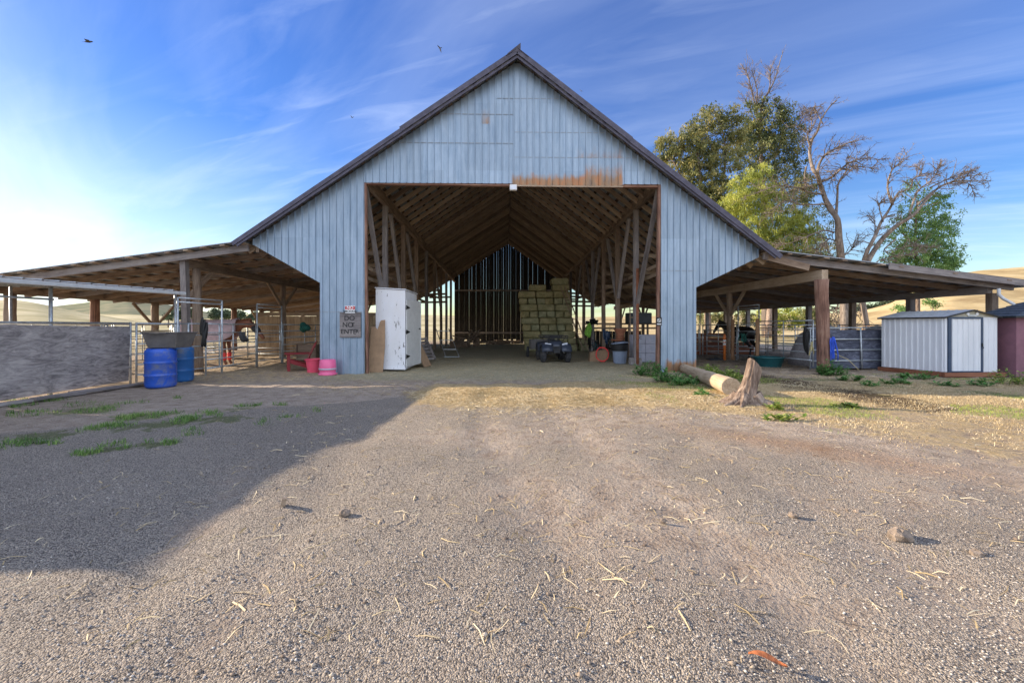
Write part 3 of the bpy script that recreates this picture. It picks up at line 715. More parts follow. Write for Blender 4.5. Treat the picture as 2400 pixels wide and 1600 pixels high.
# far gable wall: separate upright boards with daylight between them
k = 0; x = OL-.05; bw = empty_part('back_wall', barn, (0, YB, 0))
while x < OR_+.1:
    w_ = random.uniform(.17, .25); g_ = (.001, .005, .001, .003, .001, .007, .002)[k % 7]; xm = x+w_/2
    topz = (roofz(xm)-(.08 if k % 6 else .14))*sag(YB)
    if topz > 5.3: topz -= .0
    z0 = random.choice([0, .0, .08, .15, .3])
    if k % 5 == 2:
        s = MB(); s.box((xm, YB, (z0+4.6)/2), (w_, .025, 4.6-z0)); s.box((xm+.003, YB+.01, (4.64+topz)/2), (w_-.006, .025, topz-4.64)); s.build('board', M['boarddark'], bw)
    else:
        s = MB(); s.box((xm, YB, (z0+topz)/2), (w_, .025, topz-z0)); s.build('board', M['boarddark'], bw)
    x += w_+g_; k += 1
for z_ in (.9, 4.65):
    hw = OR_ if z_ < 5.3 else (APZ-z_/sag(YB)-.4)/.76
    beam('girt', (max(OL, APX-hw), YB-.08, z_), (min(OR_, APX+hw), YB-.08, z_), .05, .15, M['woodgr'], barn)

# lean-to roofs on both sides
def lean_to(sx, x0, z0, x1, z1, rows, lab):
    lt = empty_part('lean_to', barn, (x1, YF, 0)); lt['label'] = lab
    roof_sheet(x0, z0, x1, z1, YF-.30, YB, 'roof', lt, sg=False, nseg=6)
    d = Vector((x1-x0, 0, z1-z0)).normalized(); L = math.hypot(x1-x0, z1-z0); up = Vector((-d.z, 0, d.x)); up = up if up.z > 0 else -up
    Y = YF; k = 0
    while Y < YB:
        beam('rafter', (x0, Y, z0-.15), (x1-.1*sx, Y, z1-.15), .06 if k else .09, .17 if k else .2, M['wood'] if k % 3 else M['woodgr'], lt); Y += 1.15; k += 1
    n_ = int(L/.55)
    for i in range(n_+1):
        t = (i+.15)/(n_+.3); x, z = x0+(x1-x0)*t, z0+(z1-z0)*t-.038
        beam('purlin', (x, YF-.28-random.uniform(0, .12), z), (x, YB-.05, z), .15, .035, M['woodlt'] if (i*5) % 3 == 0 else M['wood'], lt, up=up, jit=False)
    return lt
zl = lambda x: 4.0-(abs(x)-8.0)*.140
zr = lambda x: 3.80-(abs(x)-8.3)*.118
ltl = lean_to(-1, -7.85, zl(7.85), -17.2, zl(17.2), None, 'left lean-to roof over the pens')
ltr = lean_to(1, 8.2, zr(8.2), 16.35, zr(16.35), None, 'right lean-to roof over the dark stalls')
ybr = [13.5, 19.35, 25.2, 31.0, 36.8]
# left middle row
beam('beam', (-9.95, YF+.2, 3.42), (-9.9, 26, 3.42), .16, .28, M['wood'], ltl); beam('beam', (-9.9, 26, 3.42), (-9.9, YB, 3.42), .16, .28, M['wood'], ltl)
for Y in ybr:
    if Y < 14:
        beam('post', (-9.85, Y, 0), (-9.95, Y, 3.56), .17, .17, M['woodgr'], ltl, up=(0, 1, 0))
        logpost('post', (-9.80, Y+.42, 0), (-9.85, Y+.38, 3.3), .15, M['wood'], ltl, .11)
    else: logpost('post', (-9.9, Y, 0), (-9.9, Y, 3.3), .13, M['wood'], ltl, .12)
    for s_ in (-1, 1):
        if s_ < 0 and Y < 14: continue
        beam('brace', (-9.9, Y+.1*s_, 2.35), (-9.9, Y+1.25*s_, 3.32), .06, .15, M['wood'], ltl)
# left outer row
beam('beam', (-16.5, YF+.2, 2.62), (-16.5, 25, 2.62), .14, .2, M['wood'], ltl); beam('beam', (-16.5, 25, 2.62), (-16.5, YB, 2.62), .14, .2, M['wood'], ltl)
for i in range(9):
    Y = 14.6+2.97*i
    logpost('post', (-16.5, Y, -.02), (-16.5, Y, 2.54), .16, M['logbrown'] if i in (1, 4) else M['wood'], ltl, .15)
    if i in (2, 5):
        for s_ in (-1, 1): beam('brace', (-16.5, Y+.1*s_, 1.5), (-16.5, Y+1.2*s_, 2.5), .06, .12, M['wood'], ltl)
# right middle row
beam('beam', (9.98, YF-.25, 3.06), (9.95, 26, 3.10), .2, .30, M['woodlt'], ltr); beam('beam', (9.95, 26, 3.1), (9.95, YB, 3.1), .2, .3, M['wood'], ltr)
beam('corbel', (9.6, YF-.05, 3.30), (8.3, YF-.05, 3.62), .12, .2, M['wood'], ltr)
for i, Y in enumerate([13.15, 18.6, 24.4, 30.2, 36]):
    if i == 0:
        o = logpost('post', (10.02, Y, -.03), (9.95, Y, 2.92), .175, M['logbrown'], ltr, .185, n=16, wob=.06); o['label'] = 'thick splintered red brown post'
    else: beam('post', (9.95, Y, 0), (9.95, Y, 2.96), .17, .17, M['wood'], ltr, up=(0, 1, 0))
    if i:
        for s_ in (-1, 1): beam('brace', (9.95, Y+.1*s_, 1.95), (9.95, Y+1.25*s_, 2.98), .06, .14, M['woodlt'], ltr)
# right outer row
beam('beam', (15.75, YF+.2, 2.62), (15.75, 25, 2.62), .16, .24, M['woodgr'], ltr); beam('beam', (15.75, 25, 2.62), (15.75, YB, 2.62), .16, .24, M['wood'], ltr)
for i in range(9):
    Y = 13.45+2.75*i
    beam('post', (15.75, Y, 0), (15.75, Y, 2.52), .2, .2, M['woodgr'] if i % 2 else M['wood'], ltr, up=(0, 1, 0))
beam('fascia', (11.9, YF-.36, zr(11.9)-.06), (16.4, YF-.36, zr(16.4)-.06), .03, .2, M['woodgr'], ltr, jit=False)
beam('gutter', (16.45, YF-.4, 2.74), (16.45, YB, 2.70), .12, .10, M['pipe'], ltr, jit=False)
s = MB(); pz = [W(2341, 676, 12.95), W(2341, 690, 12.95), W(2352, 700, 12.9), W(2382, 716, 12.6), W(2384, 740, 12.55)]
s.tube(pz, .045, 8); o = s.build('downspout', M['white'], ltr, smooth=True)

# lamp under the header
t = T('flood_light', 'small white box light hanging under the rusty header of the barn opening', 'light', (W(1203, 440, YF-.1)))
p = W(1203, 440, YF-.12)
s = MB(); s.box(p, (.22, .12, .17)); s.build('housing', M['wt'], t, bevel=.01)
s = MB(); s.box(p+Vector((0, -.062, -.005)), (.17, .006, .115)); s.build('lens', M['lens'], t)

# ------------------------------------------------------------------ pens: pipe corral panels and gates
def make_panel(L, label, H=1.55, rails=6, z0=.22, m='pipe', name='corral_panel', group='pipe corral panels'):
    t = T(name, label, 'fence panel', (0, 0, 0), 0, group)
    for x in (0, L): MB().tube([(x, 0, .02), (x, 0, H)], .024, 8).build('upright', M[m], t, smooth=True)
    if L > 2.4: MB().tube([(L/2, .01, z0), (L/2, .01, H)], .017, 6).build('upright', M[m], t, smooth=True)
    for i in range(rails):
        z = z0+(H-z0-.02)*i/(rails-1)
        MB().tube([(0, 0, z), (L*.5, 0, z-.008), (L, 0, z)], .021 if i in (0, rails-1) else .017, 8).build('rail', M[m], t, smooth=True)
    return t
def make_arch(L, label, H=2.25, rails=5, group='tall pipe gates'):
    t = T('gate', label, 'gate', (0, 0, 0), 0, group)
    for x in (0, L): MB().tube([(x, 0, .02), (x, 0, H)], .027, 8).build('upright', M['pipe'], t, smooth=True)
    for z in (H, H-.12): MB().tube([(0, 0, z), (L, 0, z)], .02, 8).build('header', M['pipe'], t, smooth=True)
    for x in (.06, L-.06): MB().tube([(x, .03, .2), (x, .03, 1.55)], .02, 8).build('stile', M['pipe'], t, smooth=True)
    for i in range(rails):
        z = .22+1.31*i/(rails-1); MB().tube([(.06, .03, z), (L-.06, .03, z)], .018, 8).build('rail', M['pipe'], t, smooth=True)
    s = MB(); s.box((L-.02, .03, 1.25), (.12, .05, .05)); s.build('latch', M['pipe'], t)
    return t
def place(t, p, q, first=False, label=None, dz=0):
    p, q = Vector(p), Vector(q); rz = math.atan2(q.y-p.y, q.x-p.x)
    if first:
        Mx = Matrix.Translation((p.x, p.y, dz)) @ Matrix.Rotation(rz, 4, 'Z')
        t.matrix_basis = Mx; return t
    return copy_tree(t, (p.x, p.y, dz), rz, label)
PA, PB = (-9.30, 11.0), (-8.95, 12.3)     # left row
p13 = make_panel(1.35, 'short galvanised rail panel just behind the two blue barrels')
place(p13, PA, PB, True)
p26 = make_panel(2.75, 'galvanised rail panel between the gate posts, in front of the blanketed horse')
place(p26, (-8.68, 12.62), (-8.80, 15.35), True)
gate = make_arch(1.4, 'tall galvanised gate frame left of the red chair, under the left lean-to')
place(gate, (-8.80, 15.42), (-8.65, 16.8), True)
g2 = place(gate, (-9.02, 12.0), (-8.70, 13.36), label='tall galvanised gate frame rising behind the blue barrels at the end of the shelter')
p3 = make_panel(3.0, 'long galvanised panel leading from the tall gate to the board wall')
place(p3, (-8.62, 16.85), (-8.3, 19.8), True)
for lab, p, q in (('galvanised panel crossing the pen just before the board wall', (-11.6, 19.6), (-8.6, 19.7)),
                  ('galvanised panel at the back of the left pen, left of the board wall', (-14.7, 20.6), (-11.7, 20.4)),
                  ('pipe panel on the far side of the left pen, nearest the shelter', (-13.4, 11.4), (-13.3, 14.4)),
                  ('pipe panel on the far side of the left pen, behind the horse rump', (-13.3, 14.5), (-13.3, 17.5)),
                  ('pipe panel on the far side of the left pen, farthest from the shelter', (-13.3, 17.6), (-13.4, 20.6)),
                  ('pipe panel under the outer eave of the left lean-to, nearest', (-16.2, 15.0), (-16.2, 18.0)),
                  ('pipe panel under the outer eave of the left lean-to, second from near', (-16.2, 18.1), (-16.2, 21.1)),
                  ('pipe panel under the outer eave of the left lean-to, third from near', (-16.2, 21.2), (-16.2, 24.2)),
                  ('pipe panel under the outer eave of the left lean-to, farthest', (-16.2, 24.3), (-16.2, 27.3)),
                  ('pipe panel closing the near end of the left pen behind the plywood', (-13.3, 11.35), (-10.3, 11.3)),
                  ('pipe panel far inside the barn seen between the left posts, nearer', (-6.2, 25), (-6.2, 28)),
                  ('pipe panel far inside the barn seen between the left posts, farther', (-6.2, 28.2), (-6.2, 31.2))):
    place(p3, p, q, label=lab)
# right row: sagging gate panels
p26r = place(p26, (10.12, 13.75), (10.0, 16.5), label='sagging pipe panel beside the thick red brown post, above the teal tub', dz=.12)
place(gate, (10.0, 16.5), (9.95, 17.9), label='tall gate frame hung with green halters under the right lean-to', dz=.05)
place(p3, (9.95, 18.0), (9.9, 21.0), label='pipe panel behind the orange marker under the right lean-to')
place(gate, (9.9, 21.3), (9.9, 22.7), label='tall gate frame half hidden by the right leg of the barn')
for i, (p, q, lab) in enumerate((((10.2, 21.2), (13.2, 21.2), 'pipe panel across the right pen under the lean-to, left one'),
                    ((13.3, 21.2), (16.3, 21.1), 'pipe panel across the right pen under the lean-to, right one'),
                    ((16.0, 17.0), (16.0, 20.0), 'pipe panel under the outer edge of the right lean-to, nearer'),
                    ((16.0, 20.1), (16.0, 23.1), 'pipe panel under the outer edge of the right lean-to, farther'),
                    ((6.4, 24.0), (6.4, 27.0), 'pipe panel in the dark right aisle of the barn'))):
    place(p3, p, q, label=lab)
p3far = make_panel(3.0, 'rusty brown rail panel in the sunny field right of the barn, leftmost', H=1.5, rails=5, m='woodor', group='rusty rail panels in the far field')
place(p3far, (22, 29), (25, 29.2), True)
for i, lab in enumerate(('second from the left', 'third from the left', 'fourth from the left', 'fifth from the left', 'rightmost')):
    place(p3far, (25.05+3.05*i, 29.2), (28.05+3.05*i, 29.2+.3*(i % 2)), label='rusty brown rail panel in the sunny field right of the barn, '+lab)

# plywood covered panel at the left edge with the shelter over it
t = T('corral_panel', 'long pipe panel covered with weathered grey plywood at the left edge', 'fence panel', (-9.4, 8.5, 0))
P0, P1 = Vector((-9.58, 5.0, 0)), Vector((-9.34, 10.92, 0)); dv = (P1-P0)
for k_, z in enumerate((.42, .72, 1.0, 1.28, 1.53)):
    MB().tube([P0+Vector((-.04, 0, z)), P1+Vector((-.04, 0, z))], .022, 8).build('rail', M['pipe'], t, smooth=True)
for f_ in (0, .5, 1): MB().tube([P0+dv*f_+Vector((-.04, 0, 0)), P0+dv*f_+Vector((-.04, 0, 1.56))], .025, 8).build('upright', M['pipe'], t, smooth=True)
Lp = dv.length; ang = math.atan2(dv.y, dv.x)
s = MB(); s.box((Lp*.25-.05, 0, .76), (Lp*.5-.02, .016, 1.44)); o = s.build('plywood_sheet', M['ply'], t, M=Matrix.Translation(P0+Vector((.0, 0, .0))) @ Matrix.Rotation(ang, 4, 'Z'))
s = MB(); s.add([(Lp*.5, -.01, .05), (Lp-.10, -.01, .10), (Lp-.06, -.01, 1.45), (Lp*.5, -.01, 1.49), (Lp*.5, .008, .05), (Lp-.10, .008, .10), (Lp-.06, .008, 1.45), (Lp*.5, .008, 1.49)], [(0, 1, 2, 3), (7, 6, 5, 4), (0, 4, 5, 1), (1, 5, 6, 2), (2, 6, 7, 3), (3, 7, 4, 0)])
s.build('plywood_sheet', M['ply'], t, M=Matrix.Translation(P0) @ Matrix.Rotation(ang, 4, 'Z'))
# shelter
sh = T('animal_shelter', 'low metal roofed shelter with a white gutter over the plywood panel', 'shelter', (-11.5, 8, 0))
XE = -9.22
def xe(y): return XE+.02*(y-8)
def zs(x, y): return 2.36+(XE-x)*.045+.022*(y-8)
roof_sheet(XE, zs(XE, 8), -13.9, zs(-13.9, 8), 4.40, 12.25, 'roof', sh, sg=False, pitch=.33, nseg=3, tilt=.022, skew=.02)
s = MB(); s.bar((xe(4.45)+.07, 4.45, zs(XE, 4.45)-.07), (xe(12.3)+.07, 12.3, zs(XE, 12.3)-.07), .12, .085); s.build('gutter', M['white'], sh, bevel=.012)
for a in (-.1, -2.3, -4.4): beam('rafter', (xe(4.5)+a, 4.5, zs(XE+a, 4.5)-.07), (xe(12.2)+a, 12.2, zs(XE+a, 12.2)-.07), .05, .07, M['pipe'], sh, jit=False)
for a, b_, zt_ in ((-.15, 4.6, 2.22), (-.30, 7.2, 2.3), (-.36, 9.2, 2.33), (-.06, 12.15, 2.4), (-4.4, 4.6, 2.4), (-4.4, 12.0, 2.6)): MB().tube([(xe(b_)+a, b_, 0), (xe(b_)+a, b_, zt_)], .032, 8).build('post', M['pipe'], sh, smooth=True)
for z_ in (2.02,): MB().tube([(xe(7.2)-.30, 7.2, z_), (xe(9.2)-.30, 9.2, z_)], .02, 8).build('rail', M['pipe'], sh, smooth=True)
# boards lying along the fence foot
for i, (a, b_, wd, lab) in enumerate((((-9.3, 6.6, .05), (-8.9, 9.2, .05), .2, 'grey plank on the ground under the plywood panel, nearest'), ((-8.95, 8.3, .07), (-8.75, 10.9, .06), .16, 'grey plank on the ground under the plywood panel, middle of three'), ((-9.25, 9.3, .04), (-8.75, 11.5, .04), .14, 'grey plank on the ground under the plywood panel, farthest'))):
    o = beam('plank', a, b_, wd, .045, M['woodgr']); tag(o, lab, 'plank', 'planks along the fence foot')

# ------------------------------------------------------------------ barrels and tub
def barrel(c, m, label, rz=0):
    t = T('barrel', label, 'barrel', c, rz, 'blue plastic barrels')
    r = .31; prof = [(.27, .0), (r-.008, .03), (r, .08)]
    for zr_ in (.30, .60): prof += [(r, zr_-.03), (r+.012, zr_-.015), (r+.012, zr_+.005), (r-.004, zr_+.02), (r, zr_+.04)]
    prof += [(r, .84), (r-.004, .87), (r-.03, .90), (r-.045, .915), (r-.03, .925), (r-.04, .93), (r-.06, .90), (.0, .90)]
    MB().lathe(prof, c, 32).build('drum', M[m], t, smooth=True)
    MB().lathe([(.045, .895), (.045, .915), (.0, .918)], Vector(c)+Vector((.17, .05, 0)), 12).build('bung', M['black'], t)
    MB().lathe([(.045, .895), (.045, .915), (.0, .918)], Vector(c)+Vector((-.17, .05, 0)), 12).build('bung', M['black'], t)
    return t
b1 = G(377, 911)*(1+.32/9.93); barrel((b1.x, b1.y, 0), 'blue', 'bright blue plastic barrel nearest the camera beside the plywood panel')
b2 = G(421, 897)*(1+.32/11); barrel((b2.x, b2.y, 0), 'blue2', 'paler blue plastic barrel behind the bright blue one')
t = T('feed_tub', 'long grey rectangular feed tub resting on the two blue barrels', 'feed tub', (-8.0, 10.5, .93))
s = MB(); cx, cy = -8.20, 10.66; z0, z1 = .935, 1.29
def ring(a, b_, z): return [(cx-a, cy-b_, z), (cx+a, cy-b_, z), (cx+a, cy+b_, z), (cx-a, cy+b_, z)]
vs = ring(.33, .26, z0)+ring(.42, .33, z1)+ring(.445, .35, z1)+ring(.445, .35, z1+.025)+ring(.40, .3, z1+.025)+ring(.31, .24, z0+.03)
fs = [(3, 2, 1, 0)]+[(r_*4+k, r_*4+(k+1) % 4, r_*4+4+(k+1) % 4, r_*4+4+k) for r_ in range(5) for k in range(4)]+[(20, 21, 22, 23)]
s.add(vs, fs); o = s.build('tub', M['greyrubber'], t, bevel=.012)
s = MB(); s.box((cx, cy-.36, z1+.01), (.4, .02, .04)); s.build('rim', M['greyrubber'], t)

# ------------------------------------------------------------------ horses
def skin_mesh(verts, edges, radii, m, name, parent, Mw, sub=2):
    me = bpy.data.meshes.new(name); me.from_pydata(verts, edges, []); o = bpy.data.objects.new(name, me); C.objects.link(o)
    o.modifiers.new('sk', 'SKIN'); 
    for i, r in enumerate(radii):
        sv = me.skin_vertices[0].data[i]; sv.radius = r if isinstance(r, tuple) else (r, r); sv.use_root = (i == 0)
    su = o.modifiers.new('ss', 'SUBSURF'); su.levels = su.render_levels = sub
    dg = bpy.context.evaluated_depsgraph_get(); me2 = bpy.data.meshes.new_from_object(o.evaluated_get(dg))
    bpy.data.objects.remove(o); me2.name = name; me2.materials.clear(); me2.materials.append(m)
    me2.polygons.foreach_set('use_smooth', [True]*len(me2.polygons))
    return link(bpy.data.objects.new(name, me2), Mw, parent)
def horse(loc, rz, coat, hair, label, blanket=False, headdown=0.0, s_=1.0):
    t = T('horse', label, 'horse', loc, rz); Mw = WM[t] @ Matrix.Scale(s_, 4)
    # x forward (head), z up; withers 1.52
    V, E, Rr = [], [], []
    def a(p, r, j=None):
        V.append(p); Rr.append(r); k = len(V)-1
        if j is not None: E.append((j, k))
        return k
    pel = a((-.55, 0, 1.24), (.27, .27)); 
    b1_ = a((-.20, 0, 1.17), (.28, .30), pel); b2_ = a((.15, 0, 1.14), (.27, .31), b1_); ch = a((.48, 0, 1.18), (.22, .31), b2_); ch2 = a((.66, 0, 1.22), (.16, .24), ch)
    n1 = a((.86, 0, 1.42-headdown*.1), (.11, .19), ch2); n2 = a((1.06, 0, 1.60-headdown*.35), (.085, .14), n1); pol = a((1.22, 0, 1.76-headdown*.62), (.075, .11), n2)
    h1 = a((1.38, 0, 1.68-headdown*.70), (.085, .13), pol); h2 = a((1.55, 0, 1.52-headdown*.78), (.06, .085), h1); h3 = a((1.67, 0, 1.40-headdown*.82), (.055, .065), h2); a((1.72, 0, 1.34-headdown*.84), (.04, .045), h3)
    rmp = a((-.80, 0, 1.22), (.20, .22), pel)
    for sy in (-1, 1):
        ear = a((1.24, sy*.05, 1.86-headdown*.62), .022, pol); a((1.25, sy*.06, 1.93-headdown*.62), .010, ear)
        hp = a((-.66, sy*.15, .98), (.13, .17), pel); st = a((-.56, sy*.16, .78), (.085, .11), hp); hk = a((-.86, sy*.15, .50), (.045, .06), st)
        sk = a((-.82, sy*.15, .30), .034, hk); ft = a((-.80, sy*.15, .14), .042, sk); pa = a((-.75, sy*.15, .06), .048, ft); a((-.73, sy*.15, .02), .058, pa)
        sh_ = a((.50, sy*.14, .95), (.10, .14), ch); el = a((.46, sy*.15, .78), (.065, .08), sh_); kn = a((.50, sy*.15, .47), .05, el)
        cn = a((.49, sy*.15, .28), .034, kn); fe = a((.49, sy*.15, .14), .042, cn); pa = a((.54, sy*.15, .06), .048, fe); a((.56, sy*.15, .02), .058, pa)
    skin_mesh(V, E, Rr, M[coat], 'body', t, Mw)
    s = MB(); s.tube([(-.98, 0, 1.32), (-1.08, 0, 1.15), (-1.10, 0, .85), (-1.06, 0, .55), (-1.04, 0, .36)], [.045, .075, .085, .07, .015], 10, wob=.15)
    s.build('tail', M[hair], t, smooth=True, M=Mw)
    s = MB()
    for k in range(9):
        f_ = k/8; x, z = .70+.52*f_, 1.52+.36*f_-headdown*(.15+.5*f_); s.ell((x, .07, z-.03), (.06, .035, .13), 8, 6)
    s.ell((1.30, 0, 1.80-headdown*.66), (.07, .04, .05), 8, 6); s.build('mane', M[hair], t, smooth=True, M=Mw)
    if blanket:
        s = MB(); n = 20; rows = [(-1.06, 1.20, .16, .22), (-.98, 1.17, .29, .34), (-.75, 1.15, .35, .42), (-.4, 1.12, .355, .44), (0, 1.10, .355, .44), (.3, 1.12, .35, .43), (.55, 1.16, .33, .40), (.72, 1.22, .27, .34), (.86, 1.34, .19, .27)]
        vs = []
        for i, (x, zc_, ry, rz_) in enumerate(rows):
            for k in range(n+1):
                th = -.72*math.pi*.5-.28*math.pi+(1.44*math.pi*.5+.56*math.pi)*k/n   # open under the belly
                th = (k/n-.5)*1.62*math.pi
                wv = 1+.02*math.sin(9*x+5*th)
                zz_ = zc_+rz_*math.cos(th)*wv
                yy_ = ry*math.sin(th)*wv*(1.0 if abs(th) < 1.7 else 1.0)
                if abs(th) > 1.6: yy_ = math.copysign(ry*(1.0+.05*math.sin(14*x)), th); zz_ = zc_-rz_*(abs(th)-1.57)*.78
                vs.append((x, yy_, zz_))
        s.add(vs, [(i*(n+1)+k, i*(n+1)+k+1, (i+1)*(n+1)+k+1, (i+1)*(n+1)+k) for i in range(len(rows)-1) for k in range(n)])
        o = s.build('blanket', M['sheet'], t, smooth=True, M=Mw); o['label'] = 'thin pale pink sheet over the back'
        q = o.modifiers.new('t', 'SOLIDIFY'); q.thickness = .012
        for x, z0_, z1_, r in ((-.83, .16, .44, .062), (.49, .16, .42, .058)):
            for sy in (-1, 1):
                s = MB(); s.lathe([(r*.95, z0_), (r*1.15, z0_+.05), (r, (z0_+z1_)/2), (r*1.2, z1_-.03), (r*.9, z1_)], (x, sy*.15, 0), 12); s.build('leg_wrap', M['redwrap'], t, smooth=True, M=Mw)
        s = MB(); s.ell((1.44, 0, 1.62-headdown*.72), (.19, .12, .12), 12, 8, rot=(0, R(42), 0)); o = s.build('fly_mask', M['rubber'], t, smooth=True, M=Mw)
    return t
horse((-11.05, 16.4, 0), R(4), 'horsebrown', 'horsehair', 'bay horse in a pale pink sheet and red leg wraps in the left pen', True, .55, 1.1)
horse((11.0, 19.7, 0), R(102), 'horseblack', 'horseblack', 'black horse standing in the dark right stall behind the pipe gates', False, .3, 1.02)

# hanging bag, boots and halters on the left gate
def blobmesh(name, c, r, m, label, cat, n=6, spread=.6, group=None):
    s = MB(); tall = r[2] > 1.5*r[0]
    for k in range(n):
        s.ell(Vector(c)+Vector((random.uniform(-1, 1)*r[0]*spread, random.uniform(-1, 1)*r[1]*spread, random.uniform(-1, 1)*r[2]*spread)), [q*random.uniform(.5, .8) for q in r], 10, 7, rot=((random.uniform(-.15, .15), random.uniform(-.15, .15), random.random()*3) if tall else (random.random(), random.random(), random.random()*3)))
    o = s.build(name, m, None, smooth=True); return tag(o, label, cat, group)
blobmesh('jacket', (-8.66, 12.5, 1.28), (.075, .08, .40), M['ink'], 'black and green jacket hanging on the gate post right of the barrels', 'jacket')
for i in (0, 1):
    s = MB(); c = Vector((-8.6, 14.15+.16*i, 1.12)); s.tube([c+Vector((0, 0, .14)), c, c+Vector((.03, .06, -.10)), c+Vector((.05, .12, -.14))], [.05, .055, .07, .06], 10)
    tag(s.build('hoof_boot', M['rubber'], None, smooth=True), ('left' if i == 0 else 'right')+' one of two dark hoof boots hanging from the middle rail of the left gate', 'hoof boot', 'hoof boots on the rail')
# hay net, feed box, board wall, hay on the ground in the left pen
wl = T('board_wall', 'tan vertical board wall closing the back of the left pen', 'wall', (-9, 21.2, 0))
x = -12.2
s = MB(); xx = x
while xx < -5.8:
    w_ = random.uniform(.17, .22); s.box((xx+w_/2, 21.2+random.uniform(-.006, .006), .98), (w_-.008, .022, 1.96-random.uniform(0, .03))); xx += w_
s.build('boards', M['boardwall'], wl)
for z in (.5, 1.5): beam('rail', (-12.2, 21.27, z), (-5.9, 21.27, z), .05, .1, M['wood'], wl)
for x in (-12.1, -9.2, -6.2): beam('post', (x, 21.35, 0), (x, 21.35, 2.0), .1, .1, M['wood'], wl, up=(0, 1, 0))
beam('cap_board', (-12.2, 21.18, 2.06), (-5.9, 21.18, 2.04), .04, .17, M['woodlt'], wl)
fb = T('feed_box', 'dark brown wooden feed box inside the left pen near the tall gate', 'feed box', (-8.1, 17.9, 0))
s = MB(); cx, cy = -8.05, 17.9
for (c, d) in (((cx, cy-.3, .40), (.72, .03, .62)), ((cx, cy+.3, .40), (.72, .03, .62)), ((cx-.35, cy, .40), (.03, .57, .62)), ((cx+.35, cy, .40), (.03, .57, .62)), ((cx, cy, .15), (.67, .57, .03))): s.box(c, d)
s.build('box', M['wood'], fb)
for a in (-1, 1):
    for b_ in (-1, 1): beam('leg', (cx+a*.37, cy+b_*.32, 0), (cx+a*.37, cy+b_*.32, .72), .05, .05, M['wood'], fb, up=(0, 1, 0))
blobmesh('hay_net', (-8.35, 18.0, 1.42), (.22, .18, .20), M['green'], 'dark green hay net hanging above the brown feed box', 'hay net', 8)

# ------------------------------------------------------------------ red chair and pink tubs by the left leg
def adirondack(loc, rz, label):
    t = T('garden_chair', label, 'chair', loc, rz); W0 = WM[t]; m = M['red']
    def b(nm_, s): return s.build(nm_, m, t, M=W0, bevel=.006)
    s = MB()
    for i in range(5): s.box((0+.0, -.28+i*.115, .36-.035*i+.02), (.50, .10, .02), (R(-16), 0, 0))
    b('seat', s)
    s = MB()
    for i in range(6):
        a = -.23+i*.092; L = .80-.9*abs(a)**1.3
        base = Vector((a, .22, .24)); tip = Vector((a*1.25, .22+L*.42, .24+L*.93)); s.bar(base, tip, .082, .018, up=(0, -1, .4))
    for f_ in (.25, .72):
        s.bar((-.26, .22+.8*f_*.42+.02, .24+.8*f_*.93), (.26, .22+.8*f_*.42+.02, .24+.8*f_*.93), .02, .06)
    b('backrest', s)
    for sx in (-1, 1):
        s = MB(); s.bar((sx*.30, -.42, .56), (sx*.31, .34, .56), .13, .025); b('armrest', s)
        s = MB(); s.bar((sx*.27, -.30, 0), (sx*.27, -.30, .55), .035, .09, up=(0, 1, 0)); b('leg', s)
        s = MB(); s.bar((sx*.25, -.34, .34), (sx*.25, .52, .03), .03, .11); b('leg', s)
    return t
adirondack((-6.82, 14.35, 0), R(-62), 'dark red slatted garden chair beside the left leg of the barn')
def tub(c, m, label, inverted=False, r0=.20, r1=.255, h=.36):
    t = T('bucket', label, 'bucket', c, 0, 'pink tubs'); c = Vector(c)
    if not inverted: prof = [(r0, 0), (r1, h-.03), (r1+.02, h-.03), (r1+.025, h), (r1, h+.004), (r0-.01, .03), (0, .03)]; MB().lathe(prof, c, 32).build('tub', M[m], t, smooth=False)
    else:
        prof = [(r1+.02, 0), (r1+.03, .03), (r1, .05), (r1-.01, .12), (r0+.03, .17), (r0+.03, .20), (r0+.01, h-.02), (r0-.02, h), (0, h)]
        MB().lathe(prof, c, 32, capb=False).build('tub', M[m], t, smooth=True)
        MB().lathe([(r0+.035, .16), (r0+.037, .165), (r0+.035, .20), (r0+.031, .205)], c, 32, capb=False).build('band', M['carton'], t, smooth=True)
    for a in (-1, 1):
        s = MB(); s.tube([c+Vector((a*(r1+.02), -.07, h-.05 if not inverted else .04)), c+Vector((a*(r1+.055), 0, h-.03 if not inverted else .05)), c+Vector((a*(r1+.02), .07, h-.05 if not inverted else .04))], .012, 6); s.build('handle', M[m], t, smooth=True)
    return t
tub((-6.03, 13.72, 0), 'pink', 'hot pink tub standing upright with straw in it beside the red chair', False, .20, .25, .42)
tub((-5.30, 12.98, 0), 'pink2', 'pale pink tub turned upside down against the left leg of the barn', True, .215, .235, .46)

# ------------------------------------------------------------------ signs
def text(body, size, c, m, parent, name='lettering', ext=.002, rot=0.0, sx=1.0, bold=0.0):
    cu = bpy.data.curves.new(name, 'FONT'); cu.body = body; cu.size = size; cu.align_x = 'CENTER'; cu.align_y = 'CENTER'; cu.extrude = ext; cu.offset = bold
    cu.materials.append(m); tmp = bpy.data.objects.new(name, cu); C.objects.link(tmp)
    dg = bpy.context.evaluated_depsgraph_get(); dg.update(); me = bpy.data.meshes.new_from_object(tmp.evaluated_get(dg)); bpy.data.objects.remove(tmp)
    me.materials.clear(); me.materials.append(m)
    return link(bpy.data.objects.new(name, me), Matrix.Translation(c) @ Matrix.Rotation(rot, 4, 'Y') @ Matrix.Rotation(R(90), 4, 'X') @ Matrix.Diagonal((sx, 1, 1, 1)), parent)
SY = YF-.045
a, b_ = W(796, 791, SY), W(846, 731.5, SY); cx, cz = (a.x+b_.x)/2, (a.z+b_.z)/2; wd, hh = b_.x-a.x, b_.z-a.z
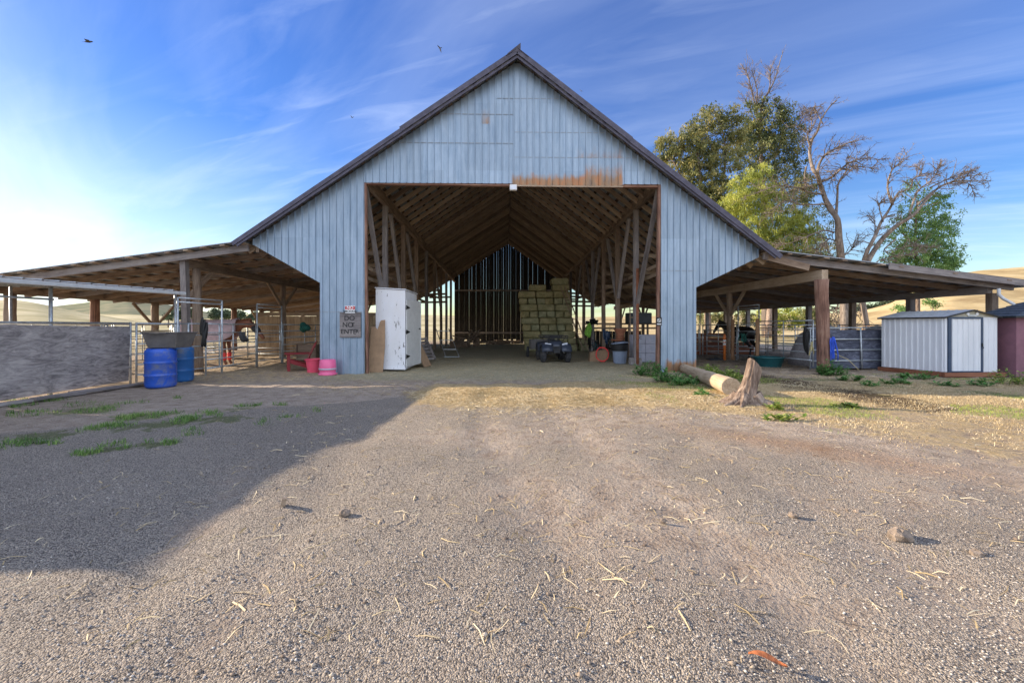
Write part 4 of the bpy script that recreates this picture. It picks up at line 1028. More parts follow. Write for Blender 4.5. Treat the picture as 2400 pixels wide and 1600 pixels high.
t = T('sign', 'weathered square wooden sign reading DO NOT ENTER on the left leg of the barn', 'sign', (cx, SY, a.z))
s = MB(); s.box((0, 0, 0), (wd, .03, hh)); s.build('board', M['woodgr'], t, M=Matrix.Translation((cx, SY, cz)), bevel=.02)
for txt, dx_, dz_, sz in (('DO', -.02, .20, .21), ('NO', -.07, -.005, .21), ('T', .09, .0, .17), ('ENTE', -.05, -.215, .20), ('R', .22, -.20, .15)):
    text(txt, sz, (cx+dx_, SY-.017, cz+dz_), M['ink'], t, bold=.002, rot=R(random.uniform(-3, 3)))
a, b_ = W(808.5, 733.5, SY-.03), W(832, 716.5, SY-.03); cx, cz = (a.x+b_.x)/2, (a.z+b_.z)/2; wd, hh = b_.x-a.x, b_.z-a.z
t = T('sign', 'small red and white NO SMOKING sign above the wooden sign', 'sign', (cx, SY-.03, a.z))
s = MB(); s.box((cx, SY-.022, cz), (wd, .006, hh)); s.build('plate', M['wt'], t)
s = MB(); s.box((cx, SY-.0265, cz+hh*.22), (wd*.96, .003, hh*.46)); s.build('red_band', M['redpaint'], t)
text('NO', .13, (cx, SY-.029, cz+hh*.22), M['wt'], t, bold=.003); text('SMOKING', .088, (cx, SY-.027, cz-hh*.27), M['ink'], t, bold=.002)
a, b_ = W(1538, 763, YF-.03), W(1551, 743, YF-.03); cx, cz = (a.x+b_.x)/2, (a.z+b_.z)/2
t = T('sign', 'little black and white no smoking symbol sign on the right jamb', 'sign', (cx, YF-.03, a.z))
s = MB(); s.box((cx, YF-.035, cz), (.17, .006, .26)); s.build('plate', M['ink'], t)
s = MB(); s.tube([(cx+.055*math.cos(k*math.pi/8), YF-.041, cz+.03+.055*math.sin(k*math.pi/8)) for k in range(17)], .009, 6); s.bar((cx-.04, YF-.041, cz+.07), (cx+.04, YF-.041, cz-.01), .006, .014); s.bar((cx-.03, YF-.0405, cz+.03), (cx+.03, YF-.0405, cz+.03), .004, .016); s.build('symbol', M['wt'], t)
s = MB(); s.box((cx, YF-.041, cz-.085), (.13, .004, .03)); s.build('caption_bar', M['wt'], t)

# ------------------------------------------------------------------ white cabinet in the opening
t = T('cabinet', 'tall peeling white wooden cabinet with its side door ajar inside the opening', 'cabinet', (-3.85, 14.8, 0))
cx0, cx1, cy0, cy1, cz1 = -4.14, -3.19, 13.92, 15.75, 2.68
s = MB(); s.prism([(cx0, .10), (cx1, .06), (cx1+.0, cz1-.06), (cx0, cz1)], cy0, cy1); o = s.build('body', M['cabinet'], t)
s = MB(); s.box(((cx0+cx1)/2, (cy0+cy1)/2, cz1+.0), (cx1-cx0+.06, cy1-cy0+.06, .025), (0, R(3.4), 0)); s.build('top', M['cabinet'], t)
s = MB(); s.box(((cx0+cx1)/2, cy0-.012, .09), (cx1-cx0+.02, .02, .06), (0, R(1), 0)); s.build('base_board', M['cabinet'], t)
th = R(81); hinge = Vector((cx1+.03, cy0+.05, .12)); dd_ = Vector((math.cos(th), math.sin(th), 0))
Md = Matrix.Translation(hinge) @ Matrix.Rotation(th, 4, 'Z')
s = MB(); s.box((.62, 0, 1.12), (1.24, .03, 2.2)); d_ = s.build('door', M['white'], t, M=Md)
for z in (.35, 1.15, 1.95):
    s = MB(); s.add([(0, -.02, z-.06), (.26, -.02, z-.012), (.26, -.02, z+.012), (0, -.02, z+.06)], [(0, 1, 2, 3)]); s.add([(-.05, -.02, z-.07), (0, -.02, z-.07), (0, -.02, z+.07), (-.05, -.02, z+.07)], [(0, 1, 2, 3)])
    q = s.build('hinge', M['ink'], d_, M=Md); q_ = q.modifiers.new('t', 'SOLIDIFY'); q_.thickness = .006
s = MB(); s.box((1.15, -.03, 1.25), (.10, .03, .04)); s.build('handle', M['ink'], d_, M=Md)
s = MB(); s.add([(1.24, -.016, .02), (1.28, -.016, .02), (1.28, -.016, 2.2), (1.24, -.016, 2.2)], [(0, 1, 2, 3)]); s.box((1.265, 0, 1.12), (.05, .06, 2.16)); s.build('edge_trim', M['white'], d_, M=Md)
# jagged board leaning on it
a0 = W(860, 870, 13.6); s = MB()
poly = [(-.27, 0), (.20, 0), (.24, .8), (.215, 1.68), (.09, 1.66), (.05, 1.60), (.03, 1.5), (-.02, 1.36), (-.06, 1.42), (-.12, 1.46), (-.22, 1.46), (-.235, .8)]
s.prism([(x, z) for x, z in poly], 0, .02)
o = s.build('plank', M['card'], None, M=Matrix.Translation((-4.03, 13.62, 0)) @ Matrix.Rotation(R(-7), 4, 'X')); tag(o, 'brown board with a jagged broken top leaning against the white cabinet', 'board')
# things behind the cabinet
s = MB(); s.box((0, 0, .5), (.6, .02, 1.0)); o = s.build('panel', M['card'], None, M=Matrix.Translation((-2.75, 15.6, 0)) @ Matrix.Rotation(R(75), 4, 'Z') @ Matrix.Rotation(R(-28), 4, 'X')); tag(o, 'loose brown panel leaning behind the cabinet door', 'board')
t = T('pallet', 'grey wooden pallet leaning on the posts behind the white cabinet', 'pallet', (-3.2, 18.6, 0)); Mp = Matrix.Translation((-3.25, 18.2, 0)) @ Matrix.Rotation(R(60), 4, 'Z') @ Matrix.Rotation(R(60), 4, 'X')
for i in range(7): s = MB(); s.box((0, .08+i*.16, 0), (1.1, .1, .018)); s.build('slat', M['woodgr'], t, M=Mp)
for i in (-1, 0, 1): s = MB(); s.box((i*.5, .56, .055), (.04, 1.1, .09)); s.build('stringer', M['woodgr'], t, M=Mp)
t2 = copy_tree(t, label='grey wooden pallet lying flat on the floor behind the white cabinet', M=Matrix.Translation((-2.9, 17.2, 0)))
t2.matrix_basis = Matrix.Translation((-2.0, 18.9, .16)) @ (Matrix.Rotation(R(-20), 4, 'Z') @ (Matrix.Translation((-3.2, 18.6, 0)).inverted() @ Mp).inverted())
t = T('hand_truck', 'bare aluminium hand truck frame leaning against the left posts', 'hand truck', (-3.0, 20.5, 0))
for sx in (0, .62):
    s = MB(); s.tube([(-3.3+sx, 20.9, 1.35), (-2.75+sx, 20.2, .12), (-2.70+sx, 19.95, .05)], .02, 8); s.build('rail', M['chrome'], t, smooth=True)
for f_ in (.1, .45, .8): s = MB(); s.bar((-3.3+.55*f_, 20.9-.7*f_, 1.35-1.23*f_), (-2.68+.55*f_, 20.9-.7*f_, 1.35-1.23*f_), .03, .03); s.build('crossbar', M['chrome'], t)
s = MB(); s.box((-2.4, 19.9, .04), (.7, .3, .012)); s.build('toe_plate', M['chrome'], t)
# dark junk and a bale at the back left
for i, (x, y, sx, sy, sz, rz) in enumerate(((-3.0, 30, 1.6, .8, .8, 10), (-1.2, 34.5, 2.6, .5, .35, -8), (-2.2, 31.5, .9, .6, 1.3, 20), (.4, 36, 2.4, .4, .25, 4))):
    s = MB()
    for k in range(9): s.bar((-sx/2+random.uniform(0, .3), random.uniform(-sy/2, sy/2), .05+sz*random.random()), (sx/2-random.uniform(0, .3), random.uniform(-sy/2, sy/2), .05+sz*random.random()*.9), .14, .06)
    for k in range(3): s.box((random.uniform(-sx/3, sx/3), 0, sz*.25), (sx*.3, sy*.7, sz*.5), (0, 0, random.random()))
    o = s.build('timber_pile', M['wood'], None, M=Matrix.Translation((x, y, 0)) @ Matrix.Rotation(R(rz), 4, 'Z'))
    tag(o, ('dark heap of scrap timber beside the left posts deep in the barn', 'low row of dark timbers before the far board wall', 'upright dark lumber scraps near the far left corner', 'dark planks at the foot of the far gable wall, centre')[i], 'timber pile', 'scrap timber in the barn')

# ------------------------------------------------------------------ hay stack
def bale(Lb, D, H):
    s = MB(); nx_, ny_, nz_ = 9, 4, 4
    # slightly bulging block with ragged faces
    def pt(i, j, k):
        x, y, z = -Lb/2+Lb*i/nx_, -D/2+D*j/ny_, H*k/nz_
        e = .014; nb_ = (i in (0, nx_))+(j in (0, ny_))+(k in (0, nz_))
        if nb_ >= 2: x *= 1-.028/Lb*2; y *= 1-.028/D*2; z = H/2+(z-H/2)*(1-.028/H*2)
        return (x+random.uniform(-e, e), y+random.uniform(-e, e)-(.012 if j == 0 else 0), z+random.uniform(-e, e))
    idx_ = {}; vs = []
    for i in range(nx_+1):
        for j in range(ny_+1):
            for k in range(nz_+1):
                if i in (0, nx_) or j in (0, ny_) or k in (0, nz_): idx_[(i, j, k)] = len(vs); vs.append(pt(i, j, k))
    fs = []
    for i in range(nx_):
        for j in range(ny_):
            fs.append((idx_[i, j, 0], idx_[i, j+1, 0], idx_[i+1, j+1, 0], idx_[i+1, j, 0])); fs.append((idx_[i, j, nz_], idx_[i+1, j, nz_], idx_[i+1, j+1, nz_], idx_[i, j+1, nz_]))
        for k in range(nz_):
            fs.append((idx_[i, 0, k], idx_[i+1, 0, k], idx_[i+1, 0, k+1], idx_[i, 0, k+1])); fs.append((idx_[i, ny_, k], idx_[i, ny_, k+1], idx_[i+1, ny_, k+1], idx_[i+1, ny_, k]))
    for j in range(ny_):
        for k in range(nz_):
            fs.append((idx_[0, j, k], idx_[0, j, k+1], idx_[0, j+1, k+1], idx_[0, j+1, k])); fs.append((idx_[nx_, j, k], idx_[nx_, j+1, k], idx_[nx_, j+1, k+1], idx_[nx_, j, k+1]))
    s.add(vs, fs); return s
H_, BL, BD = .395, 1.02, .50
protoL = bale(BL-.01, BD, H_-.005).build('hay_bale', M['hay'], None, origin=(0, 0, 0)); protoS = bale(BD, BL, H_-.01).build('hay_bale', M['hay'], None, origin=(0, 0, 0))
used = set(); ords = ['bottom', 'second', 'third', 'fourth', 'fifth', 'sixth', 'seventh', 'eighth', 'ninth', 'tenth', 'top']
def put_bale(kind, x, y, z, lab):
    p_ = protoL if kind == 'L' else protoS
    if kind in used: o = p_.copy(); C.objects.link(o)
    else: o = p_; used.add(kind)
    o.matrix_basis = Matrix.Translation((x, y, z)) @ Euler((0, R(random.uniform(-.8, .8)), R(random.uniform(-2, 2)))).to_matrix().to_4x4()
    tag(o, lab, 'hay bale', 'hay bales in the tall stack')
for L_ in range(11):
    x0 = 1.28-.048*L_; z = H_*L_*1.0; yb = 25.6+.02*L_; oname = ords[L_]
    if L_ in (1, 3, 5, 7):
        n_ = 6; nmz = ['leftmost', 'second from left', 'third from left', 'third from right', 'second from right', 'rightmost']
        for i in range(n_): put_bale('S', x0+BD/2+i*(BD+.012), yb+.01, z, f'end-on hay bale in the {oname} layer of the tall stack, {nmz[i]}')
    else:
        rng_ = range(3) if L_ < 9 else (range(1, 3) if L_ == 9 else range(2, 3))
        off = .0 if L_ < 9 else .35 if L_ == 9 else .1
        for i in rng_:
            for j in (0, 1):
                put_bale('L', x0+BL/2+i*(BL+.012)-(off if i < 2 else 0), yb-.26+j*.52, z, f"long hay bale, {oname} layer of the stack, {('left','middle','right')[i]} of the {('front','rear')[j]} row")
for (x, y, z, lab) in ((4.75, 25.4, 0, 'hay bale on the floor against the right foot of the tall stack'), (4.7, 25.45, .39, 'hay bale resting on the one at the right foot of the stack')):
    put_bale('S', x, y, z, lab)
# ladder
t = T('ladder', 'grey wooden ladder leaning against the right side of the hay stack', 'ladder', (4.9, 24.2, 0))
A0, A1 = W(1374, 815, 24.6), W(1319, 672, 25.2); A0.z = .02; dL = A1-A0
for off in (Vector((-.14, .10, 0)), Vector((.14, -.10, 0))): beam('side_rail', A0+off, A1+off*.8, .05, .10, M['woodlt'], t, up=(0, 1, 0))
for k in range(13): f_ = (k+.6)/13.4; o = beam('rung', A0+dL*f_+Vector((-.13, .09, 0)), A0+dL*f_+Vector((.13, -.09, 0)), .035, .03, M['woodlt'], t)

# ------------------------------------------------------------------ the quad bike and its trailer
def wheel(c, r, wdt, parent, Wm, name='wheel', rim=True, mt='rubber'):
    s = MB(); n = 28; c = Vector(c)
    prof = [(r*.52, -wdt*.48), (r*.80, -wdt*.52), (r*.95, -wdt*.42), (r, -wdt*.2), (r*1.0, wdt*.2), (r*.95, wdt*.42), (r*.80, wdt*.52), (r*.52, wdt*.48)]
    vs = []
    for k in range(n):
        a = 2*math.pi*k/n
        for (q, x) in prof:
            kn = 1.035 if (k % 2 == 0 and q > r*.9) else .985 if q > r*.9 else 1
            vs.append(c+Vector((x, q*kn*math.cos(a), q*kn*math.sin(a))))
    m = len(prof); s.add(vs, [(k*m+i, ((k+1) % n)*m+i, ((k+1) % n)*m+(i+1) % m, k*m+(i+1) % m) for k in range(n) for i in range(m)])
    w_ = s.build(name, M[mt], parent, M=Wm)
    if rim:
        s = MB(); vs = []
        for k in range(16):
            a = 2*math.pi*k/16
            for (q, x) in ((r*.54, -wdt*.45), (r*.50, -wdt*.2), (r*.2, -wdt*.12), (r*.2, wdt*.12), (r*.50, wdt*.2), (r*.54, wdt*.45)): vs.append(c+Vector((x, q*math.cos(a), q*math.sin(a))))
        s.add(vs, [(k*6+i, ((k+1) % 16)*6+i, ((k+1) % 16)*6+i+1, k*6+i+1) for k in range(16) for i in range(5)])
        s.add([c+Vector((x, r*.2*math.cos(k*math.pi/4), r*.2*math.sin(k*math.pi/4))) for x in (-wdt*.12, wdt*.12) for k in range(8)], [tuple(range(8)), tuple(range(15, 7, -1))])
        s.build('rim', M['greyrubber'], w_, M=Wm)
    return w_
q = G(1304, 850); t = T('quad_bike', 'dark blue and black quad bike with racks facing out of the barn', 'quad bike', (q.x, q.y+.3, 0), R(3)); Wq = WM[t]
M['atvblue'] = paint('quad_plastic', (.05, .06, .085), .3, 0, .2, 0)
for sx in (-1, 1):
    wheel((sx*.50, 0, .31), .31, .20, t, Wq); wheel((sx*.48, 1.25, .30), .30, .26, t, Wq)
s = MB()   # front bodywork: nose, bonnet, centre tunnel, tail
s.add([(-.16, -.26, .46), (.16, -.26, .46), (.20, -.24, .72), (-.20, -.24, .72), (-.13, -.10, .40), (.13, -.10, .40), (.30, .28, .90), (-.30, .28, .90), (-.24, -.12, .84), (.24, -.12, .84), (.18, .4, .45), (-.18, .4, .45)],
      [(0, 1, 2, 3), (3, 2, 9, 8), (8, 9, 6, 7), (1, 5, 10, 6), (1, 6, 9), (1, 9, 2), (0, 3, 8), (0, 8, 7), (0, 7, 11, 4), (0, 4, 5, 1), (10, 11, 7, 6), (4, 11, 10, 5)])
s.box((0, .75, .62), (.26, .8, .30), taper=.8); s.box((0, 1.25, .70), (.5, .7, .16), taper=.8); s.build('body', M['atvblue'], t, M=Wq, bevel=.02)
for sx in (-1, 1):
    for y0_, nm2 in ((0, 'front_fender'), (1.25, 'rear_fender')):
        s = MB(); vs = []
        for k in range(9):
            a = R(15+150*k/8); rr = .42
            for x in (.18, .36, .60): vs.append((sx*x, y0_-rr*math.cos(a)*1.05, .33+rr*math.sin(a)*(1.12 if x < .5 else 1.02)))
        s.add(vs, [(k*3+i, k*3+i+1, (k+1)*3+i+1, (k+1)*3+i) for k in range(8) for i in range(2)])
        o = s.build('fender', M['atvblue'], t, M=Wq, smooth=True); q_ = o.modifiers.new('t', 'SOLIDIFY'); q_.thickness = .02
    s = MB(); s.add([(sx*.23, -.29, .64), (sx*.44, -.22, .70), (sx*.46, -.18, .80), (sx*.22, -.26, .76), (sx*.23, -.2, .64), (sx*.44, -.12, .70), (sx*.46, -.1, .80), (sx*.22, -.18, .76)], [(0, 1, 2, 3), (7, 6, 5, 4), (0, 4, 5, 1), (1, 5, 6, 2), (2, 6, 7, 3), (3, 7, 4, 0)])
    s.build('headlight', M['lens'], t, M=Wq)
    s = MB(); s.tube([(sx*.12, -.12, .36), (sx*.42, -.02, .32)], .02, 6); s.tube([(sx*.10, -.1, .42), (sx*.40, 0, .36)], .018, 6); s.build('suspension_arm', M['black'], t, M=Wq)
    s = MB(); s.tube([(sx*.20, -.04, .70), (sx*.36, -.02, .36)], .026, 8); s.build('shock_absorber', M['chrome'], t, M=Wq)
s = MB()
for sx in (-1, 1): s.tube([(sx*.13, -.28, .34), (sx*.15, -.36, .45), (sx*.16, -.36, .66), (sx*.15, -.26, .74)], .016, 8)
for z in (.40, .52, .64): s.tube([(-.16, -.36, z), (.16, -.36, z)], .013, 6)
s.box((0, -.33, .46), (.24, .02, .14)); s.build('bumper', M['black'], t, M=Wq)
s = MB(); s.box((0, -.30, .58), (.20, .02, .10)); s.build('grille', M['rubber'], t, M=Wq)
for y0_, nm2 in ((-.02, 'front'), (1.3, 'rear')):
    s = MB(); zt_ = .99
    rect = [(-.46, y0_-.24, zt_), (.46, y0_-.24, zt_), (.46, y0_+.28, zt_), (-.46, y0_+.28, zt_), (-.46, y0_-.24, zt_)]
    s.tube(rect, .014, 6); s.tube([(x, y, z+.08) for x, y, z in rect], .012, 6)
    for k in range(8): s.tube([(-.4+.8*k/7, y0_-.24, zt_), (-.4+.8*k/7, y0_+.28, zt_)], .008, 6)
    for a in (-.46, .46):
        for b2_ in (-.24, .28): s.tube([(a, y0_+b2_, zt_), (a, y0_+b2_, zt_+.08)], .011, 6)
        s.tube([(a*.6, y0_, .80), (a*.8, y0_, zt_)], .014, 6)
    s.build('rack', M['black'], t, M=Wq)
s = MB(); s.tube([(-.42, .50, 1.08), (-.26, .44, 1.08), (-.08, .42, 1.02), (.08, .42, 1.02), (.26, .44, 1.08), (.42, .50, 1.08)], .014, 8); s.tube([(0, .42, 1.02), (0, .34, .75)], .02, 8)
for sx in (-1, 1): s.tube([(sx*.30, .455, 1.08), (sx*.42, .5, 1.08)], .02, 8)
s.box((0, .40, 1.05), (.14, .08, .07)); s.build('handlebar', M['black'], t, M=Wq)
s = MB(); s.box((0, .98, .86), (.28, .66, .12), taper=.85); s.build('seat', M['rubber'], t, M=Wq, bevel=.03)
t = T('trailer', 'small grey utility trailer standing behind the quad bike', 'trailer', (1.85, 19.9, 0)); 
s = MB()
for c, d in (((1.85, 19.55, .62), (1.2, .03, .42)), ((1.85, 20.9, .62), (1.2, .03, .42)), ((1.26, 20.22, .62), (.03, 1.36, .42)), ((2.44, 20.22, .62), (.03, 1.36, .42)), ((1.85, 20.22, .43), (1.18, 1.32, .03))): s.box(c, d)
s.build('bed', M['greyrubber'], t)
for x in (1.15, 2.55): wheel((x, 20.2, .26), .26, .12, t, Matrix.Identity(4))
s = MB(); s.bar((1.85, 19.6, .38), (1.95, 18.95, .42), .05, .05); s.build('drawbar', M['black'], t)

# ------------------------------------------------------------------ clutter at the right jamb
t = T('garbage_bin', 'grey blue plastic garbage bin lined with a black bag inside the right jamb', 'bin', (4.35, 16.2, 0)); c = G(1457, 853)+Vector((0, .28, 0)); c.z = 0
MB().lathe([(.22, 0), (.235, .02), (.29, .62), (.31, .64), (.31, .68), (.29, .68), (.22, .05), (0, .05)], c, 28, rib=.02).build('bin', M['greybin'], t)
s = MB(); s.lathe([(.318, .50), (.33, .58), (.325, .66), (.335, .72), (.325, .76), (.30, .74), (.27, .6)], c, 26, capb=False, rib=.03); s.build('bag', M['ink'], t, smooth=True)
s = MB(); s.lathe([(.335, 0), (.345, .02), (.33, .05), (.15, .08), (0, .085)], (0, 0, 0), 28); s.build('lid', M['greybin'], t, smooth=True, M=Matrix.Translation(c+Vector((0, 0, .77))) @ Euler((R(-4), R(-5), 0)).to_matrix().to_4x4())
c = G(1513, 845)+Vector((0, .1, 0)); c.z = 0
t = T('bin', 'dark square bin in front of the wrapped cartons', 'bin', c)
s = MB(); w0, w1, h = .19, .25, .52
vs = [(a*w0, b*w0*.8, 0) for a, b in ((-1, -1), (1, -1), (1, 1), (-1, 1))]+[(a*w1, b*w1*.8, h) for a, b in ((-1, -1), (1, -1), (1, 1), (-1, 1))]+[(a*(w1+.03), b*(w1+.03)*.8, h) for a, b in ((-1, -1), (1, -1), (1, 1), (-1, 1))]+[(a*(w1+.03), b*(w1+.03)*.8, h+.035) for a, b in ((-1, -1), (1, -1), (1, 1), (-1, 1))]+[(a*(w1-.02), b*(w1-.02)*.8, h+.03) for a, b in ((-1, -1), (1, -1), (1, 1), (-1, 1))]+[(a*(w0-.01), b*(w0-.01)*.8, .03) for a, b in ((-1, -1), (1, -1), (1, 1), (-1, 1))]
s.add([Vector(v_)+c for v_ in vs], [(3, 2, 1, 0)]+[(r_*4+k, r_*4+(k+1) % 4, r_*4+4+(k+1) % 4, r_*4+4+k) for r_ in range(5) for k in range(4)]+[(20, 21, 22, 23)]); s.build('body', M['darkbin'], t, bevel=.01)
o = MB().tube([c+Vector((-.15, -.22, .9)), c+Vector((.05, -.25, .05))], .012, 6).build('stick', M['woodgr'], None); tag(o, 'thin stick leaning against the dark square bin', 'stick')
# cartons
cb0 = Vector((5.72, 17.3, 0)); k = 0
for zi in range(3):
    for xi in range(2):
        ct = T('carton', ('white printed carton in the wrapped stack, %s row, %s one' % (('bottom', 'middle', 'top')[zi], ('left', 'right')[xi])), 'carton', cb0+Vector((-.28+.56*xi, 0, .02+.37*zi)), 0, 'cartons stacked behind the right jamb')
        pc = cb0+Vector((-.26+.53*xi, 0, .20+.37*zi)); s = MB(); s.box(pc, (.52, .45, .36)); s.build('box', M['carton'], ct, bevel=.01)
        if (zi, xi) == (2, 0): text('EC', .15, pc+Vector((.02, -.228, .05)), M['ink'], ct, name='print')
        else:
            s = MB()
            for r_ in range(3): s.box(pc+Vector((.02*r_, -.227, .08-.07*r_)), (.22-.04*r_, .003, .018))
            s.build('print', M['greybin'], ct)
# concrete block, hose coil, red funnel chair, jacket, bicycle, cardboard
s = MB(); s.box((5.0, 16.1, .13), (.42, .30, .26)); tag(s.build('concrete_block', M['concrete'], None, bevel=.015), 'pale concrete block at the foot of the right post beside the garbage bin', 'block')
o = MB().tube([(4.02+.26*math.cos(k*.5)*(1+.05*math.sin(k)), 17.25-.0+.03*(k % 3)+.06*math.sin(k*.5), .32+.28*math.sin(k*.5)*(1+.06*math.cos(k*1.3))) for k in range(40)], .018, 8).build('hose', M['redwrap'], None, smooth=True); tag(o, 'coil of red hose leaning left of the garbage bin', 'hose')
o = MB().prism([(3.55, .0), (4.25, .0), (4.35, .42), (4.2, .5), (3.6, .38)], 17.55, 17.9).build('cardboard_box', M['card'], None, bevel=.01); tag(o, 'squashed brown cardboard box behind the red hose coil', 'box')
s = MB(); s.lathe([(.0, .0), (.28, .05), (.30, .09), (.26, .11), (.05, .10)], (4.85, 18.0, .80), 20); s.lathe([(.20, .0), (.16, .2), (.28, .42), (.26, .44)], (4.98, 18.1, .92), 16, capb=False)
s.tube([(4.9, 18.05, .82), (4.95, 18.1, .2), (4.95, 18.1, .02)], [.06, .05, .12], 10)
tag(s.build('stool', M['redboard'], None, smooth=True), 'faded red bucket seat stool between the two right posts', 'stool')
blobmesh('jacket', (4.72, 23.4, 1.28), (.26, .10, .42), M['neon'], 'bright lime green jacket hanging on a post beside the hay stack', 'jacket', 7, .45)
blobmesh('coat', (4.9, 23.45, 1.72), (.34, .12, .14), M['ink'], 'black coat hanging above the bright lime green jacket', 'coat', 6)
blobmesh('coat', (4.55, 19.0, .95), (.16, .1, .34), M['navy'], 'dark blue coat hanging on the post left of the red stool', 'coat', 6)
t = T('bicycle', 'small teal bicycle leaning among the right posts', 'bicycle', (4.6, 22.6, 0)); M['atvteal'] = paint('bike_paint', (.03, .12, .13), .35, 0, .1, 0)
Wb = Matrix.Translation((4.75, 22.2, 0)) @ Matrix.Rotation(R(-35), 4, 'Z')
for y in (-.35, .45):
    s = MB(); s.tube([(0, y+.24*math.cos(k*math.pi/10), .26+.24*math.sin(k*math.pi/10)) for k in range(21)], .024, 8); w_ = s.build('wheel', M['rubber'], t, M=Wb)
    s = MB()
    for k in range(6): a = k*math.pi/6; s.tube([(0, y+.22*math.cos(a), .26+.22*math.sin(a)), (0, y-.22*math.cos(a), .26-.22*math.sin(a))], .005, 5)
    s.lathe([(.04, 0), (.04, .03)], (0, y, .245), 8); s.build('spokes', M['chrome'], w_, M=Wb)
s = MB(); P_ = dict(a=(0, -.35, .26), b=(0, -.25, .62), c=(0, .15, .58), d=(0, .05, .30), e=(0, .45, .26))
for i, j in ('ab', 'bc', 'bd', 'cd', 'ce', 'de'): s.tube([P_[i], P_[j]], .016, 8)
s.build('frame', M['atvteal'], t, M=Wb)
s = MB(); s.tube([(-.26, -.20, .80), (0, -.24, .76), (.26, -.20, .80)], .013, 8); s.tube([(0, -.25, .62), (0, -.24, .76)], .014, 8); s.build('handlebar', M['black'], t, M=Wb)
s = MB(); s.box((0, .20, .70), (.12, .22, .05), taper=.8); s.tube([(0, .15, .58), (0, .19, .68)], .013, 8); s.build('saddle', M['black'], t, M=Wb)
# low boards closing the right aisle, bright through gaps
t = T('board_fence', 'dark low board partition behind the lime jacket in the right aisle', 'fence', (6, 26.5, 0))
x = 4.9
for k in range(14):
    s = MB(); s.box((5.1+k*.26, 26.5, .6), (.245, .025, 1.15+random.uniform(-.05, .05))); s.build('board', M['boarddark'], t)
for z in (1.35, 1.62): beam('rail', (5.0, 26.5, z), (10.5, 26.4, z), .05, .1, M['wood'], t)
t = T('water_tank', 'dark rectangular tank hanging in the shade behind the right posts', 'tank', (6.4, 20.5, 1.6)); s = MB(); s.box((6.55, 20.6, 1.85), (1.1, .7, .52)); s.build('tank', M['darkbin'], t, bevel=.04)
for x in (6.1, 7.0): beam('leg', (x, 20.6, 0), (x, 20.6, 1.64), .08, .08, M['wood'], t, up=(0, 1, 0))
t = T('ladder', 'short pale ladder standing in the right aisle behind the jamb', 'ladder', (5.6, 18.6, 0))
for sx in (0, .36): beam('side_rail', (5.55+sx, 18.5, 0), (5.6+sx, 18.8, 2.35), .03, .06, M['woodlt'], t, up=(0, 1, 0))
for k in range(7): beam('rung', (5.56, 18.5+.3*(k+.7)/7.5, .3+.31*k), (5.93, 18.5+.3*(k+.7)/7.5, .3+.31*k), .025, .05, M['woodlt'], t)
beam_o = MB().tube([(4.98, 15.75, .05), (4.98, 15.75, 3.6)], .055, 10).build('pipe', M['redboard'], None, smooth=True); tag(beam_o, 'reddish drain pipe strapped upright beside the first right post', 'pipe')

# ------------------------------------------------------------------ right pens
t = T('board_fence', 'reddish brown low board wall lining the right stall', 'fence', (9, 21.5, 0))
for k in range(5): beam('board', (8.0, 21.7, .12+.22*k), (12.9, 21.75, .12+.22*k), .03, .21, M['redboard'], t)
for x in (8.05, 10.4, 12.8): beam('post', (x, 21.82, 0), (x, 21.82, 1.3), .1, .1, M['wood'], t, up=(0, 1, 0))
for i, (x, y, lab) in enumerate(((9.85, 16.35, 'brown wooden post at the right side of the halter gate'), (9.8, 18.05, 'brown wooden post at the left side of the halter gate'))):
    tag(logpost('post', (x, y, 0), (x, y, 1.75), .075, M['woodor'], None, .07), lab, 'post', 'gate side posts')
# orange marker with white band
px = W(1709, 838, 19.2); px.z = 0; t = T('marker_post', 'orange flexible marker post with a white band in front of the black horse', 'marker post', (9.55, 17.9, 0))
c = Vector((9.42, 18.0, 0))
s = MB(); s.lathe([(.055, 0), (.055, 1.02), (.04, 1.1), (0, 1.12)], c, 14); s.build('tube', M['orange'], t, smooth=True)
for z in (.66, .80): MB().lathe([(.058, z), (.060, z+.01), (.060, z+.08), (.058, z+.09)], c, 14, capb=False).build('band', M['wt'], t, smooth=True)
s = MB(); s.lathe([(.40, 0), (.38, .04), (.10, .10), (.06, .12)], (9.2, 18.3, 0), 20); tag(s.build('rubber_base', M['rubber'], None, smooth=True), 'low black rubber base on the floor beside the orange marker post', 'rubber base')
# teal tub
c = G(1820, 862)+Vector((0, .45, 0)); c.z = 0
t = T('water_tub', 'round dark teal tub on the ground in front of the sagging pipe panel', 'tub', c)
MB().lathe([(.38, 0), (.40, .02), (.44, .17), (.455, .18), (.47, .31), (.52, .325), (.525, .355), (.48, .36), (.40, .06), (0, .06)], c, 36).build('tub', M['teal'], t, smooth=True)
MB().lathe([(.47, .26), (0, .261)], c, 30, capb=False).build('water', M['navy'], t)
# halters and ropes
def ropes(c, m, n, L, label, cat='rope', sp=.1, r=.012):
    s = MB(); c = Vector(c)
    for k in range(n):
        a = c+Vector((random.uniform(-sp, sp), random.uniform(-sp, sp)*.5, random.uniform(-.04, .04))); pts = [a]; LL = L*random.uniform(.6, 1)
        dirx = random.uniform(-.12, .12)
        for j in range(1, 11):
            f_ = j/10; pts.append(a+Vector((dirx*math.sin(f_*3.1)+random.uniform(-.012, .012), random.uniform(-.015, .015), -LL*(f_*2 if f_ < .5 else 2-f_*2)*.9)))
        s.tube(pts, r, 6)
    return tag(s.build(cat, m, None, smooth=True), label, cat)
ropes((9.82, 17.2, 1.15), M['green'], 9, .6, 'bunch of dark green halters hanging on the tall right gate', 'halter', .16, .014)
ropes((10.12, 12.93, 1.1), M['bluerope'], 7, .95, 'bright blue rope hanging down the thick red brown post', 'rope', .09, .014)
